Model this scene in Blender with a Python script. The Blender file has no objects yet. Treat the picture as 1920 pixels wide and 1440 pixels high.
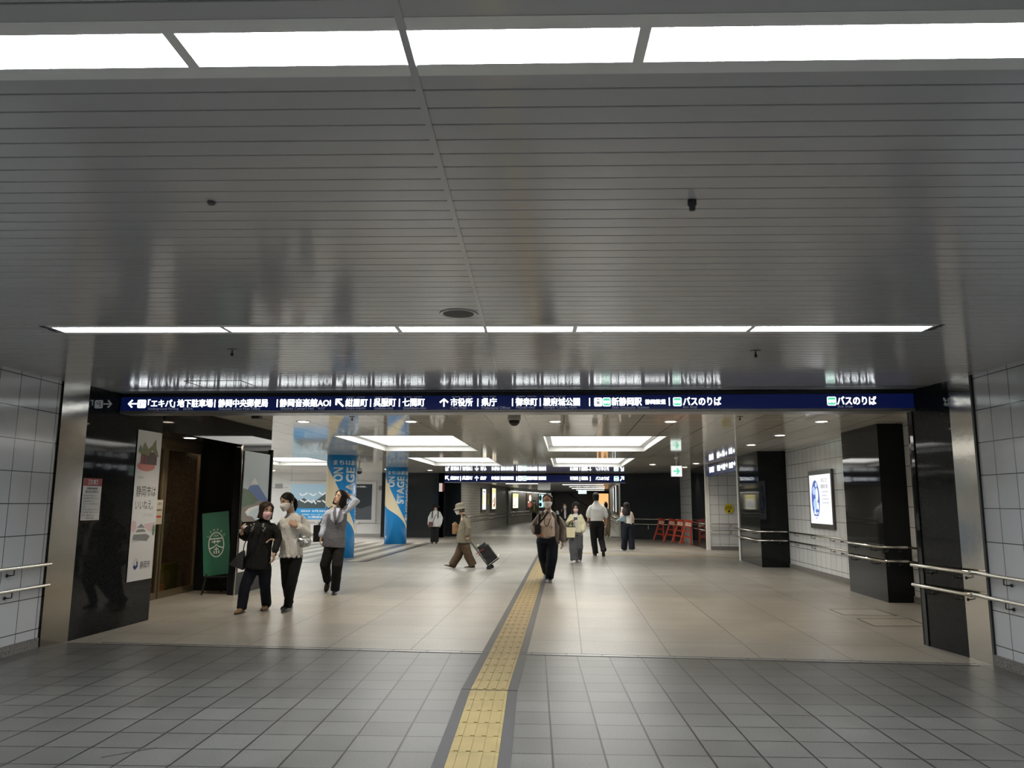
import bpy, bmesh, math, random
from mathutils import Vector, Matrix, Euler
from mathutils.geometry import tessellate_polygon
random.seed(7)
SC = bpy.context.scene
COL = SC.collection
PI = math.pi
def R(d): return math.radians(d)

# ------------------------------------------------------------------ camera, world, exposure
def camera():
    th = R(4.009)                      # turned left of the hall axis (+Y)
    pitch, roll = R(8.803), 0.005
    f0 = Vector((-math.sin(th), math.cos(th), 0)); r0 = Vector((math.cos(th), math.sin(th), 0)); u0 = Vector((0, 0, 1))
    f = f0*math.cos(pitch)+u0*math.sin(pitch); u = -f0*math.sin(pitch)+u0*math.cos(pitch)
    r2 = r0*math.cos(roll)+u*math.sin(roll); u2 = -r0*math.sin(roll)+u*math.cos(roll)
    m = Matrix((r2, u2, -f)).transposed().to_4x4(); m.translation = (0, 0, 1.48)
    cd = bpy.data.cameras.new('camera'); cd.lens = 27.0; cd.sensor_width = 36; cd.clip_end = 300; cd.clip_start = 0.05
    o = bpy.data.objects.new('camera', cd); o.matrix_world = m; COL.objects.link(o); SC.camera = o
camera()
w = bpy.data.worlds.new('world'); SC.world = w; w.use_nodes = True
w.node_tree.nodes['Background'].inputs[0].default_value = (.6, .65, .7, 1)
w.node_tree.nodes['Background'].inputs[1].default_value = 0.02
vs = SC.view_settings; vs.view_transform = 'Standard'; vs.look = 'None'; vs.gamma = 1; vs.use_curve_mapping = False
vs.exposure = 0.3
SC.cycles.max_bounces = 7; SC.cycles.glossy_bounces = 3; SC.cycles.transparent_max_bounces = 6
STRIP_L, SKY_L, DOWN_L, LETTER_L = 52.0, 4.2, 12.0, 2.3

# ------------------------------------------------------------------ materials
MATS = {}
def lin(c):
    if isinstance(c, str):
        c = tuple(int(c[i:i+2], 16)/255 for i in (0, 2, 4))
        c = tuple(x/12.92 if x <= .04045 else ((x+.055)/1.055)**2.4 for x in c)
    return (c[0], c[1], c[2], 1)
def mat(name, col=(.5, .5, .5), rough=.5, metal=0, spec=.5, emis=0, ecol=None, coat=0, bump=0, bscale=60, var=0, vscale=8, aniso=0):
    if name in MATS: return MATS[name]
    m = bpy.data.materials.new(name); m.use_nodes = True; n = m.node_tree.nodes; l = m.node_tree.links
    b = n['Principled BSDF']; c = lin(col)
    b.inputs['Base Color'].default_value = c; b.inputs['Roughness'].default_value = rough; b.inputs['Metallic'].default_value = metal
    b.inputs['Specular IOR Level'].default_value = spec; b.inputs['Coat Weight'].default_value = coat
    b.inputs['Anisotropic'].default_value = aniso
    if emis:
        b.inputs['Emission Color'].default_value = lin(ecol) if ecol else c; b.inputs['Emission Strength'].default_value = emis
    if var or bump:
        tc = n.new('ShaderNodeTexCoord')
        if var:
            t = n.new('ShaderNodeTexNoise'); t.inputs['Scale'].default_value = vscale; t.inputs['Detail'].default_value = 6; l.new(tc.outputs['Object'], t.inputs['Vector'])
            r = n.new('ShaderNodeValToRGB'); r.color_ramp.elements[0].position = .3; r.color_ramp.elements[1].position = .7
            r.color_ramp.elements[0].color = tuple(x*(1-var) for x in c[:3])+(1,); r.color_ramp.elements[1].color = tuple(min(1, x*(1+var)) for x in c[:3])+(1,)
            l.new(t.outputs[0], r.inputs[0]); l.new(r.outputs[0], b.inputs['Base Color'])
        if bump:
            t = n.new('ShaderNodeTexNoise'); t.inputs['Scale'].default_value = bscale; t.inputs['Detail'].default_value = 4; l.new(tc.outputs['Object'], t.inputs['Vector'])
            u = n.new('ShaderNodeBump'); u.inputs['Strength'].default_value = bump; u.inputs['Distance'].default_value = .02
            l.new(t.outputs[0], u.inputs['Height']); l.new(u.outputs[0], b.inputs['Normal'])
    MATS[name] = m; return m
def tiled(name, c1, c2, grout, w, h, gap, rough=.2, spec=.5, off=(0, 0), speck=0, speck_s=150, bump=.3, cloud=0, brick=0., coat=0, gbump=0):
    """Tiles laid on the UV map, which every wall and floor carries in metres."""
    m = bpy.data.materials.new(name); m.use_nodes = True; n = m.node_tree.nodes; l = m.node_tree.links; b = n['Principled BSDF']
    uv = n.new('ShaderNodeUVMap'); mp = n.new('ShaderNodeMapping'); mp.inputs['Location'].default_value = (off[0], off[1], 0); l.new(uv.outputs[0], mp.inputs[0])
    k = n.new('ShaderNodeTexBrick'); k.offset = brick; k.inputs['Scale'].default_value = 1; k.inputs['Brick Width'].default_value = w; k.inputs['Row Height'].default_value = h
    k.inputs['Mortar Size'].default_value = gap; k.inputs['Mortar Smooth'].default_value = .1; k.inputs['Bias'].default_value = 0
    k.inputs['Color1'].default_value = lin(c1); k.inputs['Color2'].default_value = lin(c2); k.inputs['Mortar'].default_value = lin(grout)
    l.new(mp.outputs[0], k.inputs['Vector']); colour = k.outputs['Color']
    def mult(colour, scale, lo, hi, det=3, a=.35, z=.65):
        t = n.new('ShaderNodeTexNoise'); t.inputs['Scale'].default_value = scale; t.inputs['Detail'].default_value = det; l.new(uv.outputs[0], t.inputs['Vector'])
        r = n.new('ShaderNodeValToRGB'); r.color_ramp.elements[0].position = a; r.color_ramp.elements[1].position = z
        r.color_ramp.elements[0].color = (lo, lo, lo, 1); r.color_ramp.elements[1].color = (hi, hi, hi, 1); l.new(t.outputs[0], r.inputs[0])
        x = n.new('ShaderNodeMix'); x.data_type = 'RGBA'; x.blend_type = 'MULTIPLY'; x.inputs[0].default_value = 1
        l.new(colour, x.inputs[6]); l.new(r.outputs[0], x.inputs[7]); return x.outputs[2]
    if speck: colour = mult(colour, speck_s, 1-speck, 1+speck)
    if cloud: colour = mult(colour, 1.3, 1-cloud, 1+cloud, 5)
    l.new(colour, b.inputs['Base Color'])
    b.inputs['Roughness'].default_value = rough; b.inputs['Specular IOR Level'].default_value = spec; b.inputs['Coat Weight'].default_value = coat
    u = n.new('ShaderNodeBump'); u.inputs['Strength'].default_value = bump; u.inputs['Distance'].default_value = .004; u.invert = True
    l.new(k.outputs['Fac'], u.inputs['Height'])
    if gbump:
        t = n.new('ShaderNodeTexNoise'); t.inputs['Scale'].default_value = 9; l.new(uv.outputs[0], t.inputs['Vector'])
        u2 = n.new('ShaderNodeBump'); u2.inputs['Strength'].default_value = gbump; u2.inputs['Distance'].default_value = .01; l.new(t.outputs[0], u2.inputs['Height']); l.new(u2.outputs[0], u.inputs['Normal'])
    l.new(u.outputs[0], b.inputs['Normal']); MATS[name] = m; return m

# ------------------------------------------------------------------ mesh helpers
def box(bm, x0, x1, y0, y1, z0, z1):
    v = [bm.verts.new((x, y, z)) for z in (z0, z1) for y in (y0, y1) for x in (x0, x1)]
    for q in ((0, 2, 3, 1), (4, 5, 7, 6), (0, 1, 5, 4), (2, 6, 7, 3), (0, 4, 6, 2), (1, 3, 7, 5)): bm.faces.new([v[i] for i in q])
    return v
def quad(bm, pts): return bm.faces.new([bm.verts.new(p) for p in pts])
def prism(bm, pts, z0, z1):
    """a closed outline in x,y raised from z0 to z1"""
    a = [bm.verts.new((p[0], p[1], z0)) for p in pts]; b = [bm.verts.new((p[0], p[1], z1)) for p in pts]; k = len(pts)
    bm.faces.new(a[::-1]); bm.faces.new(b)
    for i in range(k): bm.faces.new((a[i], a[(i+1) % k], b[(i+1) % k], b[i]))
def xf(bm, verts, m):
    for v in verts: v.co = m @ v.co
def frame_at(d):
    d = d.normalized(); up = Vector((0, 0, 1)) if abs(d.z) < .95 else Vector((0, 1, 0))
    s = d.cross(up).normalized(); return s, s.cross(d).normalized()
def tube(bm, pts, rad, n=10, ref=None, cap=True, squash=None):
    """A tube through pts; rad is one radius or one per point, a radius may be (a, b): a along the side axis, b along the other."""
    pts = [Vector(p) for p in pts]; k = len(pts)
    if not isinstance(rad, (list,)): rad = [rad]*k
    rings = []; prev = None
    for i, p in enumerate(pts):
        d = (pts[min(i+1, k-1)]-pts[max(i-1, 0)]).normalized()
        if ref is not None:
            s = (Vector(ref)-d*d.dot(Vector(ref))).normalized()
        elif prev is None: s = frame_at(d)[0]
        else: s = (prev-d*d.dot(prev)).normalized()
        prev = s; t = d.cross(s).normalized(); r = rad[i]; a, b = r if isinstance(r, tuple) else (r, r)
        rings.append([p+s*(a*math.cos(2*PI*j/n))+t*(b*math.sin(2*PI*j/n)) for j in range(n)])
    vs = [[bm.verts.new(c) for c in ring] for ring in rings]
    for i in range(k-1):
        for j in range(n): bm.faces.new((vs[i][j], vs[i][(j+1) % n], vs[i+1][(j+1) % n], vs[i+1][j]))
    if cap: bm.faces.new(vs[0][::-1]); bm.faces.new(vs[-1])
    return [v for r in vs for v in r]
def rtube(bm, pts, rad, n=12, ref=None):
    """like tube, with rounded ends"""
    pts = [Vector(p) for p in pts]
    if not isinstance(rad, list): rad = [rad]*len(pts)
    def mn(r): return min(r) if isinstance(r, tuple) else r
    def sc(r, s): return (r[0]*s, r[1]*s) if isinstance(r, tuple) else r*s
    d0 = (pts[0]-pts[1]).normalized(); d1 = (pts[-1]-pts[-2]).normalized()
    P = [pts[0]+d0*mn(rad[0])*.95, pts[0]+d0*mn(rad[0])*.7]+pts+[pts[-1]+d1*mn(rad[-1])*.7, pts[-1]+d1*mn(rad[-1])*.95]
    Q = [sc(rad[0], .3), sc(rad[0], .72)]+rad+[sc(rad[-1], .72), sc(rad[-1], .3)]
    return tube(bm, P, Q, n, ref)
def ball(bm, c, r, n=12, m=8):
    r = r if isinstance(r, tuple) else (r, r, r); c = Vector(c); vs = []
    for i in range(1, m):
        a = PI*i/m; vs.append([bm.verts.new(c+Vector((r[0]*math.sin(a)*math.cos(2*PI*j/n), r[1]*math.sin(a)*math.sin(2*PI*j/n), r[2]*math.cos(a)))) for j in range(n)])
    t = bm.verts.new(c+Vector((0, 0, r[2]))); b = bm.verts.new(c-Vector((0, 0, r[2])))
    for j in range(n):
        bm.faces.new((t, vs[0][j], vs[0][(j+1) % n])); bm.faces.new((b, vs[-1][(j+1) % n], vs[-1][j]))
        for i in range(m-2): bm.faces.new((vs[i][j], vs[i+1][j], vs[i+1][(j+1) % n], vs[i][(j+1) % n]))
    return [v for r_ in vs for v in r_]+[t, b]
def lathe(bm, c, prof, n=24):
    """prof: (radius, z) from one end to the other"""
    c = Vector(c); vs = [[bm.verts.new(c+Vector((r*math.cos(2*PI*j/n), r*math.sin(2*PI*j/n), z))) for j in range(n)] for r, z in prof]
    for i in range(len(prof)-1):
        for j in range(n): bm.faces.new((vs[i][j], vs[i][(j+1) % n], vs[i+1][(j+1) % n], vs[i+1][j]))
    bm.faces.new(vs[0][::-1]); bm.faces.new(vs[-1])
def bevel(bm, w=.004, seg=2):
    bmesh.ops.bevel(bm, geom=[e for e in bm.edges if len(e.link_faces) == 2 and e.calc_face_angle(0) > .5], offset=w, segments=seg, profile=.5, affect='EDGES', clamp_overlap=True)
def mk(name, bm, m, parent=None, loc=None, rz=None, smooth=False, fix=True, **kw):
    if fix: bmesh.ops.recalc_face_normals(bm, faces=bm.faces)
    me = bpy.data.meshes.new(name); bm.to_mesh(me); bm.free(); me.materials.append(m)
    if smooth: me.polygons.foreach_set('use_smooth', [True]*len(me.polygons))
    o = bpy.data.objects.new(name, me); COL.objects.link(o)
    if parent: o.parent = parent
    if loc: o.location = loc
    if rz is not None: o.rotation_euler = (0, 0, rz)
    tag(o, **kw); return o
def tag(o, label=None, cat=None, group=None, kind=None):
    for k, v in (('label', label), ('category', cat), ('group', group), ('kind', kind)):
        if v: o[k] = v
    return o
def thing(name, label, cat, loc=(0, 0, 0), rz=0, group=None):
    o = bpy.data.objects.new(name, None); COL.objects.link(o); o.location = loc; o.rotation_euler = (0, 0, rz); o.empty_display_size = .1
    return tag(o, label, cat, group)
def copy_tree(o, parent=None, **kw):
    c = o.copy(); COL.objects.link(c)
    if parent: c.parent = parent
    for ch in [x for x in o.children]: copy_tree(ch, c)
    return tag(c, **kw)
def uvmap(me, fn):
    lay = me.uv_layers.new(name='UVMap') if not me.uv_layers else me.uv_layers[0]
    for p in me.polygons:
        for li in p.loop_indices: lay.data[li].uv = fn(me.vertices[me.loops[li].vertex_index].co, p.normal)
def slab(name, P, Q, z0, z1, t, m, u0=0, parent=None, **kw):
    """upright slab whose face runs from P to Q with the room on its right-hand side; UV in metres along it"""
    P, Q = Vector((*P, 0)), Vector((*Q, 0)); d = (Q-P).normalized(); nrm = Vector((-d.y, d.x, 0))
    bm = bmesh.new(); prism(bm, [(P)[:2], (Q)[:2], (Q+nrm*t)[:2], (P+nrm*t)[:2]], z0, z1)
    o = mk(name, bm, m, parent, **kw)
    def f(co, n):
        return (((co-P).dot(d) if abs(n.dot(d)) < .7 else (co-P).dot(nrm))+u0, co.z)
    uvmap(o.data, f); return o
T = R(2.3579)
def N(x, y): return (x*math.cos(T)-y*math.sin(T), x*math.sin(T)+y*math.cos(T))     # the near passage's own axes -> hall axes
def S(name, *a, **k): return slab(name, *a, kind='structure', **k)

# ---- lettering and flat graphics laid on a surface: origin is the lower left corner, ux/uz the surface's axes
TXT = {}
def glyphs(s, bold):
    if (s, bold) not in TXT:
        c = bpy.data.curves.new('glyphs', 'FONT'); c.body = s; c.size = 1; c.offset = bold; c.resolution_u = 3
        o = bpy.data.objects.new('glyphs', c); COL.objects.link(o); dg = bpy.context.evaluated_depsgraph_get(); e = o.evaluated_get(dg); me = e.to_mesh()
        TXT[(s, bold)] = ([v.co.copy() for v in me.vertices], [tuple(p.vertices) for p in me.polygons]); e.to_mesh_clear()
        bpy.data.objects.remove(o); bpy.data.curves.remove(c)
    return TXT[(s, bold)]
def lettering(s, m, origin, ux, uz, w=None, h=.1, bold=.0, name='lettering', parent=None, warp=None, centre=False, rot=0, cut=0, **kw):
    V, F = glyphs(s, 0); x0 = min(v.x for v in V); x1 = max(v.x for v in V); y0 = min(v.y for v in V); y1 = max(v.y for v in V)
    sy = h/(y1-y0); sx = (w/(x1-x0)) if w else sy; bm = bmesh.new(); O = Vector(origin); ux, uz = Vector(ux), Vector(uz); vs = []
    cx = (x1-x0)*sx/2 if centre else 0
    for v in V:
        a, b = (v.x-x0)*sx-cx, (v.y-y0)*sy
        if rot: a, b = -b, a
        vs.append((a, b))
    off = [(0, 0)] if bold < .015 else [(-1, -.6), (1, .6), (-1, .6), (1, -.6)]          # heavier strokes: the outline laid down again, shifted
    for q, (dx, dy) in enumerate(off):
        vb = [bm.verts.new((a+dx*bold*.75*sx, b+dy*bold*.75*sy, q*.0003)) for a, b in vs]
        for f in F:
            try: bm.faces.new([vb[i] for i in f])
            except ValueError: pass
    if cut:                             # slice so that it can follow a curved surface
        c = min(v.co.x for v in bm.verts)+cut; c1 = max(v.co.x for v in bm.verts)
        while c < c1: bmesh.ops.bisect_plane(bm, geom=bm.verts[:]+bm.edges[:]+bm.faces[:], plane_co=(c, 0, 0), plane_no=(1, 0, 0)); c += cut
    nn = ux.cross(uz)
    for v in bm.verts: v.co = warp(v.co.x, v.co.y) if warp else O+ux*v.co.x+uz*v.co.y+nn*v.co.z
    return mk(name, bm, m, parent, fix=False, **kw)
def flat(name, pts, m, origin, ux, uz, parent=None, **kw):
    bm = bmesh.new(); O = Vector(origin); ux, uz = Vector(ux), Vector(uz)
    for loop in (pts if isinstance(pts[0][0], (list, tuple)) else [pts]):
        vv = [bm.verts.new(O+ux*a+uz*b) for a, b in loop]
        for tri in tessellate_polygon([[Vector((a, b, 0)) for a, b in loop]]):
            try: bm.faces.new([vv[i] for i in tri])
            except ValueError: pass
    return mk(name, bm, m, parent, fix=False, **kw)
def oval(cx, cy, a, b, n=28, t0=0, t1=2*PI): return [(cx+a*math.cos(t0+(t1-t0)*i/n), cy+b*math.sin(t0+(t1-t0)*i/n)) for i in range(n)]
def ringq(cx, cy, a, b, w, n=32): return [[(cx+(a-k)*math.cos(t), cy+(b-k)*math.sin(t)) for k, t in ((0, 2*PI*i/n), (0, 2*PI*(i+1)/n), (w, 2*PI*(i+1)/n), (w, 2*PI*i/n))] for i in range(n)]
def rect(x0, y0, x1, y1): return [(x0, y0), (x1, y0), (x1, y1), (x0, y1)]

# ------------------------------------------------------------------ the materials of the place
CZ = 2.75
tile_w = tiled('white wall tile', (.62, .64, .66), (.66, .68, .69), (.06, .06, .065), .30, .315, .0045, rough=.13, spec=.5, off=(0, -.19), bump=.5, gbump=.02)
tile_n = tiled('dimmed near wall tile', (.50, .52, .55), (.54, .56, .58), (.05, .05, .055), .30, .315, .0045, rough=.13, spec=.5, off=(0, -.19), bump=.5, gbump=.02)  # the white tile again, darkened to carry the near passage's dimmer light
tile_f = tiled('grey floor tile', (.084, .083, .080), (.108, .107, .103), (.012, .012, .012), .311, .309, .0065, rough=.36, spec=.45, off=(-.112, -.24), speck=.24, speck_s=110, bump=.4, cloud=.1)
stone_f = tiled('beige floor stone', (.245, .234, .212), (.278, .265, .236), (.085, .08, .072), .867, .855, .006, rough=.33, spec=.28, off=(-.15, -.17), speck=.30, speck_s=75, bump=.25, cloud=.1)
brick_w = tiled('grey brick tile', (.26, .25, .22), (.30, .29, .255), (.13, .125, .11), .6, .13, .012, rough=.4, speck=.1, bump=.5, brick=.5)
granite = mat('polished black granite', (.013, .0145, .0155), .04, spec=.14, var=.8, vscale=120)
granite_d = mat('honed black granite', (.026, .031, .034), .10, spec=.14, var=.5, vscale=90)
base_g = mat('rough grey granite', (.18, .17, .16), .6, var=.6, vscale=70, bump=.6, bscale=80)
steel = mat('brushed stainless steel', (.42, .40, .36), .14, 1, bump=.10, bscale=3.5)
pipe_m = mat('polished rail steel', (.72, .71, .66), .14, 1)
brk_m = mat('dark bracket steel', (.05, .05, .05), .35, .8)
ceil_n = mat('pale grey enamelled slat', (.47, .475, .49), .13, spec=.6)
ceil_h = tiled('glossy ceiling panel', (.86, .82, .75), (.88, .84, .76), (.05, .045, .04), .58, .58, .0065, rough=.055, spec=.55, off=(.02, 0), bump=.3)
white_p = mat('white enamel', (.78, .79, .78), .35)
grey_wall = mat('light grey wall panel', (.7, .71, .72), .3)
alu = mat('grey aluminium trim', (.42, .42, .42), .3, .7)
dark_m = mat('dark metal', (.025, .026, .028), .4, .3)
bronze = mat('bronze door frame', (.24, .19, .125), .3, .5)
navy = mat('navy sign face', (.004, .008, .055), .25, emis=.35, ecol=(.004, .01, .075))
letter = mat('lit white lettering', (.8, .8, .8), .5, emis=LETTER_L, ecol=(.95, 1, 1))
letter_d = mat('dim grey lettering', (.25, .27, .3), .5, emis=.16, ecol=(.6, .65, .75))
green_l = mat('lit green pictogram', (.05, .5, .3), .5, emis=.75, ecol=(.12, .75, .45))
strip_e = mat('fluorescent tube light', (.9, .9, .9), .5, emis=STRIP_L, ecol=(.94, .98, 1))
sky_e = mat('skylight diffuser light', (.9, .9, .9), .5, emis=SKY_L, ecol=(1, .985, .93))
down_e = mat('downlight lens', (.9, .9, .9), .5, emis=DOWN_L, ecol=(1, .86, .66))
# ------------------------------------------------------------------ floors
def floor(name, pts, m, ax=(1, 0), z=0):
    bm = bmesh.new(); prism(bm, pts, z-.2, z); o = mk(name, bm, m, kind='structure'); a = Vector((*ax, 0)); b = Vector((-ax[1], ax[0], 0))
    uvmap(o.data, lambda co, n: (co.dot(a), co.dot(b))); return o
GL, GR = (-5.5, 8.095), (4.1, 7.80)           # the drain line between the two floors
ca, sa = math.cos(T), math.sin(T)
floor('floor_near', [N(-5.4, -7), N(4.7, -7), GR, GL], tile_f, (ca, sa))
hall_pts = [GL, GR, (9.5, 7.80), (9.5, 34.5), (2.0, 34.5), (2.0, 35.5), (-4.98, 35.5), (-4.98, 19.5), (-5.08, 19.5), (-6.6, 19.1), (-7.2, 19.1), (-7.2, 8.095)]
floor('floor_hall', hall_pts, stone_f)
side_f = mat('grey side floor', (.24, .235, .225), .3, var=.1)
def striped(name, c1, c2, per):
    m = bpy.data.materials.new(name); m.use_nodes = True; n = m.node_tree.nodes; l = m.node_tree.links; b = n['Principled BSDF']
    uv = n.new('ShaderNodeUVMap'); s = n.new('ShaderNodeSeparateXYZ'); l.new(uv.outputs[0], s.inputs[0])
    d = n.new('ShaderNodeMath'); d.operation = 'DIVIDE'; d.inputs[1].default_value = per; l.new(s.outputs[0], d.inputs[0])
    f = n.new('ShaderNodeMath'); f.operation = 'FRACT'; l.new(d.outputs[0], f.inputs[0])
    g = n.new('ShaderNodeMath'); g.operation = 'GREATER_THAN'; g.inputs[1].default_value = .5; l.new(f.outputs[0], g.inputs[0])
    x = n.new('ShaderNodeMix'); x.data_type = 'RGBA'; x.inputs[6].default_value = lin(c1); x.inputs[7].default_value = lin(c2); l.new(g.outputs[0], x.inputs[0])
    l.new(x.outputs[2], b.inputs['Base Color']); b.inputs['Roughness'].default_value = .3; return m
floor('floor_left', [(-18, 19.1), (-6.6, 19.1), (-5.08, 19.5), (-4.98, 19.5), (-4.98, 29.0), (-18, 29.0)], striped('striped stone paving', (.42, .40, .34), (.17, .165, .15), .62))
floor('floor_left_far', [(-18, 29.0), (-4.98, 29.0), (-4.98, 35.5), (-18, 35.5)], side_f)
floor('floor_side', [(-18, 13.2), (-7.2, 13.2), (-7.2, 19.1), (-18, 19.1)], side_f)
floor('floor_corridor', [(-6, 35.5), (4, 35.5), (6, 82), (-6, 82)], mat('grey corridor floor', (.27, .265, .25), .28, var=.08), z=0)
bm = bmesh.new()                                                   # dark stone border line by the blue columns
for a, b in (((-6.7, 19.05), (-5.06, 19.5)), ((-5.06, 19.5), (-5.02, 28.75))):
    a, b = Vector((*a, 0)), Vector((*b, 0)); d = (b-a).normalized(); s = Vector((-d.y, d.x, 0))*.07
    prism(bm, [(a-s)[:2], (b-s)[:2], (b+s)[:2], (a+s)[:2]], 0, .003)
mk('trim_1', bm, mat('dark floor border', (.03, .032, .035), .4), kind='structure')

# ------------------------------------------------------------------ near passage
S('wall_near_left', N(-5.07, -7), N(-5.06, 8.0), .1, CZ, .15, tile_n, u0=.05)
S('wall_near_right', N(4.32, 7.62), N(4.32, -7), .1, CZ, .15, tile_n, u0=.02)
S('wall_behind', N(4.6, -7), N(-5.3, -7), 0, CZ, .15, mat('pale rear wall', (.4, .4, .4), .5))
S('baseboard_left', N(-5.05, -7), N(-5.045, 8.0), 0, .1, .15, base_g)
S('baseboard_right', N(4.30, 7.62), N(4.30, -7), 0, .1, .15, base_g)
S('trim_2', (-5.365, 7.80), (-5.30, 8.15), 0, CZ, .12, steel)
S('trim_3', (3.95, 8.16), (3.99, 7.80), 0, CZ, .10, steel)
bm = bmesh.new(); px, py = N(4.315, 7.66); box(bm, 3.984, 4.06, 7.765, 7.80, 0, CZ); mk('trim_4', bm, dark_m, kind='structure')
# slatted ceiling: gently sagging enamelled slats across the passage, each 105 mm wide, with a dark void above the gaps
bm = bmesh.new(); y = -6.95
while y < 8.55:
    prof = [(y, CZ+.012), (y+.0005, CZ+.002), (y+.002, CZ), (y+.052, CZ-.00012), (y+.102, CZ), (y+.1035, CZ+.002), (y+.104, CZ+.012)]
    mid = y+.055
    spans = [(-5.2, 4.5)]
    for sy, xa, xb in ((-1.566, -3.60, 2.88), (1.992, -3.60, 2.88), (5.55, -3.60, 2.88)):
        if abs(mid-sy) < .137: spans = [(-5.2, xa-.05), (xb+.05, 4.5)]
    for xa, xb in spans:
        A = [bm.verts.new((*N(xa, p[0]), p[1])) for p in prof]; B = [bm.verts.new((*N(xb, p[0]), p[1])) for p in prof]
        for i in range(len(prof)-1): bm.faces.new((A[i], B[i], B[i+1], A[i+1]))
    y += .1105
mk('ceiling_near', bm, ceil_n, kind='structure', fix=False)
bm = bmesh.new()
for ya, yb in ((-7, -1.69), (-1.443, 1.87), (2.115, 5.425), (5.675, 8.8)): prism(bm, [N(-5.3, ya), N(4.6, ya), N(4.6, yb), N(-5.3, yb)], CZ+.013, CZ+.02)
mk('ceiling_void', bm, mat('dark ceiling void', (.06, .06, .064), .8), kind='structure')
bm = bmesh.new(); prism(bm, [N(-.368, -7), N(-.346, -7), N(-.346, 8.6), N(-.368, 8.6)], CZ-.006, CZ+.0); mk('trim_5', bm, ceil_n, kind='structure')
bm = bmesh.new(); prism(bm, [(-5.6, 8.40), (4.2, 8.40), (4.2, 8.56), (-5.6, 8.56)], CZ-.004, CZ+.01); mk('trim_6', bm, mat('ceiling edge trim', (.3, .31, .32), .25), kind='structure')

# ------------------------------------------------------------------ hall walls and columns
S('wall_left_pillar', (-5.30, 8.15), (-5.26, 9.68), 0, CZ, .35, granite)
S('wall_left_fascia', (-5.29, 9.68), (-5.29, 13.52), 2.40, CZ, .12, granite)
S('wall_left_pier', (-5.29, 12.30), (-5.29, 13.52), 0, 2.40, .12, granite)
S('wall_left_return', (-6.30, 12.9), (-5.41, 12.9), 0, 2.6, .1, granite)
S('wall_left_pier_far', (-5.41, 13.52), (-7.2, 13.52), 0, CZ, .1, granite)
bm = bmesh.new(); box(bm, -5.305, -5.283, 12.275, 12.297, 0, 2.4); mk('trim_7', bm, steel, kind='structure')
bm = bmesh.new(); box(bm, -6.9, -5.3, 9.0, 13.4, 2.44, 2.5); mk('ceiling_recess', bm, mat('dark recess ceiling', (.035, .035, .035), .2), kind='structure')
S('wall_right_pillar', (3.825, 8.86), (3.95, 8.16), 0, CZ, .3, granite)
S('wall_right_back', (5.5, 8.86), (3.83, 8.86), 0, CZ, .1, granite)
S('wall_right_tile', (5.30, 19.1), (5.33, 8.8), .1, CZ, .15, tile_w, u0=.1)
S('baseboard_hall', (5.28, 19.1), (5.31, 8.8), 0, .1, .15, base_g)
def col(name, x0, x1, y0, y1, m=granite):
    bm = bmesh.new(); box(bm, x0, x1, y0, y1, 0, CZ); bevel(bm, .006, 1); return mk(name, bm, m, kind='structure')
col('wall_column_front', 4.92, 5.34, 12.50, 14.10)
col('wall_column_mid', 4.635, 5.34, 19.03, 21.20)
col('wall_column_far', 4.60, 5.5, 26.02, 28.9)
for i, (x, y0, y1) in enumerate(((4.61, 21.2, 21.33), (4.58, 25.88, 26.02))):
    bm = bmesh.new(); box(bm, x, x+.12, y0, y1, 0, CZ); mk('trim_%d' % (8+i), bm, white_p, kind='structure')
S('wall_side_passage', (4.70, 25.9), (9.5, 25.9), .12, CZ, .12, tile_w)
S('baseboard_side', (4.70, 25.88), (9.5, 25.88), 0, .12, .14, base_g)
S('wall_side_near', (9.5, 21.2), (5.3, 21.2), 0, CZ, .12, tile_w)
S('wall_side_end', (9.5, 26), (9.5, 21.1), 0, CZ, .12, tile_w)
S('wall_back_right', (2.35, 33.6), (4.75, 32.3), 0, CZ, .2, granite_d)
S('wall_back_corner', (4.70, 32.4), (4.70, 28.8), 0, CZ, .2, tile_w)
S('wall_back_left', (-8.0, 33.3), (-5.3, 33.3), 0, CZ, .2, granite_d)
S('wall_back_left_return', (-5.3, 33.3), (-5.3, 34.6), 0, CZ, .2, granite_d)
S('wall_back_left_inner', (-5.3, 34.5), (-4.70, 34.5), 0, CZ, .2, granite_d)
S('wall_left_far', (-18, 33.75), (-7.95, 33.75), .12, CZ, .2, tiled('grey wall cladding', (.74, .75, .76), (.76, .77, .78), (.25, .25, .25), 3.0, 1.55, .008, rough=.3, off=(.2, -.55)))
S('baseboard_far', (-18, 33.73), (-7.95, 33.73), 0, .12, .2, alu)
S('wall_left_end', (-18, 13.2), (-18, 34), 0, CZ, .2, grey_wall)
S('wall_left_side', (-7.2, 13.4), (-18, 13.4), 0, CZ, .2, grey_wall)
# recess behind the glass doors: a lobby lined with brown marble
S('wall_lobby', (-7.9, 9.0), (-7.9, 13.4), 0, 2.6, .1, mat('brown marble', (.12, .10, .082), .15, var=.35, vscale=45))
S('wall_lobby_end', (-7.9, 13.3), (-6.3, 13.3), 0, 2.6, .1, MATS['brown marble'])
S('wall_lobby_front', (-5.55, 9.55), (-7.9, 9.0), 0, 2.6, .1, granite)

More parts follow.
